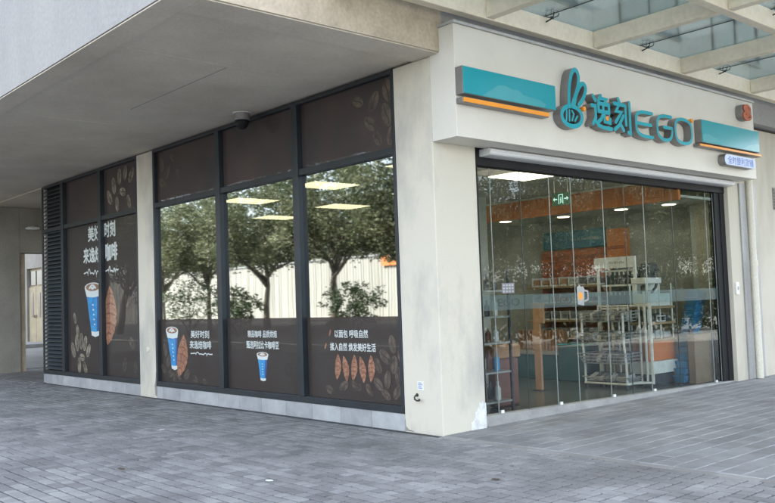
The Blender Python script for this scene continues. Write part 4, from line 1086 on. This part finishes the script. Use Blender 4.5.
for i,(k,x,y,s,rz) in enumerate(row):
    place(k,x,y,s,rz,['leafy street tree just left of the corner column in the window reflection','street tree whose trunk stands in the right bay reflection','street tree whose leaning trunk stands in the middle bay reflection','street tree at the seam between the left and middle bays in the reflection','street tree mirrored in the left bay beside the column','street tree at the far end of the roadside row','street tree of the roadside row nearest the shop corner'][i],sz=s*1.0)
back=[(-34,-39),(-41,-40),(-48,-39),(-55,-41),(-62,-39),(-70,-41),(-78,-40),(-27,-40)]
for i,(x,y) in enumerate(back):
    place(i%3,x,y,1.02+.12*math.sin(i*2.1),i*1.3,'tall tree rising behind the cream hoarding',g='trees behind the hoarding')
far=[(40,30,1.3),(42,41,1.4),(41,52,1.45),(43,63,1.5),(41,74,1.5),(38,22,1.1)]
for i,(x,y,s) in enumerate(far):
    place(i%3,x,y,s,i*1.7+.5,'tall tree of the back row mirrored in the door glass',g='back row of trees mirrored in the door')
side=[(24,22,.80),(25,28.5,.72),(24,35,.85),(25.5,41,1.0),(24,47,1.20),(26,54,1.25),(24,61,1.2),(31,33,.9),(33,46,1.2),(33,58,1.3)]
for i,(x,y,s) in enumerate(side):
    place((i+1)%3,x,y,s,i*.9,'sunlit tree mirrored in the folding glass door',g='trees mirrored in the door glass')
def shrub(x,y,rx,rz,seed,lab):
    t=thing('roadside_shrub',(x,y,0),lab,'shrub','dark shrubs in front of the hoarding')
    m=MB(); rr=random.Random(seed)
    for k in range(6): a=rr.uniform(0,6.28); limb(m,(x,y,0),(x+math.cos(a)*rx*.6,y+math.sin(a)*rx*.6,rz*rr.uniform(.8,1.5)),.04,.012,rr,4,.2)
    m.build('trunk',M_trunk,t,smooth=True)
    c=crown_mesh(seed,rx,rz*.8,60,34,.075,.05); c.v=[(a+x,b+y,z+rz*1.25) for a,b,z in c.v]; c.build('crown',M_leafd,t)
shrub(-20.3,-15.2,1.35,1.15,31,'dark leafy shrub in the right bay reflection')
shrub(-33.0,-14.6,2.2,1.5,32,'wide dark shrub in the left bay reflection')
shrub(-28.9,-15.0,1.2,1.15,33,'small dark shrub left of the leaning trunk in the middle bay reflection')

def hedge(x,y0,y1,h,seed,lab,mat=None):  # added hedges that keep bright ground and sky out of the door reflection
    t=thing('screen_hedge',(x,(y0+y1)/2,0),lab,'hedge','added hedges that screen the door reflection')
    rr=random.Random(seed); m=MB(); m.flat=True
    for c in range(int((y1-y0)*h*(11 if mat is None else 17))):
        cc=Vector((x+rr.uniform(-.5,.5),rr.uniform(y0,y1),rr.uniform(.1,h*.93))); tn=rr.uniform(.1,.8)
        for k in range(22):
            q=cc+Vector((rr.gauss(0,.16),rr.gauss(0,.2),rr.gauss(0,.14))); a=Vector((rr.gauss(0,1),rr.gauss(0,1),rr.gauss(0,1))).normalized(); b=a.cross(Vector((rr.gauss(0,1),rr.gauss(0,1),rr.gauss(0,1)))).normalized(); s=.09 if mat is None else .065
            m.tone=min(1,max(0,tn+rr.uniform(-.2,.2))); m.poly([q-a*s,q-b*s*.6,q+a*s,q+b*s*.6])
    m.build('foliage',mat or M_leafd,t)
hedge(9.2,9.5,17.5,2.1,1,'added dark hedge hiding bright ground, low in the left half of the door reflection')
hedge(9.4,17.6,27,2.2,2,'added dark hedge hiding bright ground, low in the right half of the door reflection')
hedge(17,15,32,4.8,3,'added tall loose hedge closing sky gaps, left half of the door reflection',M_leaf)
hedge(18,32.3,48,5.2,4,'added tall loose hedge closing sky gaps, right half of the door reflection',M_leaf)

# ------------------------------------------------------------------ sky, sun, camera
W=bpy.data.worlds.new('World'); S.world=W; W.use_nodes=True
nt=W.node_tree; bg=nt.nodes['Background']
sky=nt.nodes.new('ShaderNodeTexSky'); sky.sky_type='NISHITA'; sky.sun_disc=False
SUN_EL=math.radians(42); az=math.atan2(-.50,.87)     # sun stands behind the building
sky.sun_elevation=SUN_EL; sky.sun_rotation=az % (2*PI); sky.air_density=1.0; sky.dust_density=1.6; sky.ozone_density=1.0
hs=nt.nodes.new('ShaderNodeHueSaturation'); hs.inputs['Saturation'].default_value=.46
nt.links.new(sky.outputs[0],hs.inputs['Color']); nt.links.new(hs.outputs[0],bg.inputs[0]); bg.inputs[1].default_value=.15
L=bpy.data.lights.new('sun','SUN'); L.energy=4.0; L.angle=math.radians(.5); L.color=(1,.95,.86)
lo=bpy.data.objects.new('sun',L); COL.objects.link(lo)
d=Vector((math.sin(az)*math.cos(SUN_EL),math.cos(az)*math.cos(SUN_EL),math.sin(SUN_EL)))
lo.rotation_euler=d.to_track_quat('Z','Y').to_euler(); lo.location=(-20,30,40)

cam=bpy.data.cameras.new('camera'); co=bpy.data.objects.new('camera',cam); COL.objects.link(co)
r=Vector((0.66055942,0.74996003,-0.03494582)); u=Vector((0.06587653,-0.01153099,0.99776115)); f=Vector((-0.74787802,0.66138264,0.05702167))
M=Matrix(((r.x,u.x,-f.x,6.7401),(r.y,u.y,-f.y,-6.6857),(r.z,u.z,-f.z,1.5),(0,0,0,1)))
co.matrix_world=M
cam.sensor_fit='HORIZONTAL'; cam.sensor_width=36; cam.lens=856.65/775*36; cam.clip_end=2000; cam.clip_start=.05
S.camera=co
vs=S.view_settings; vs.view_transform='Standard'; vs.look='None'; vs.gamma=1; vs.exposure=2.68
try: vs.use_curve_mapping=False
except: pass
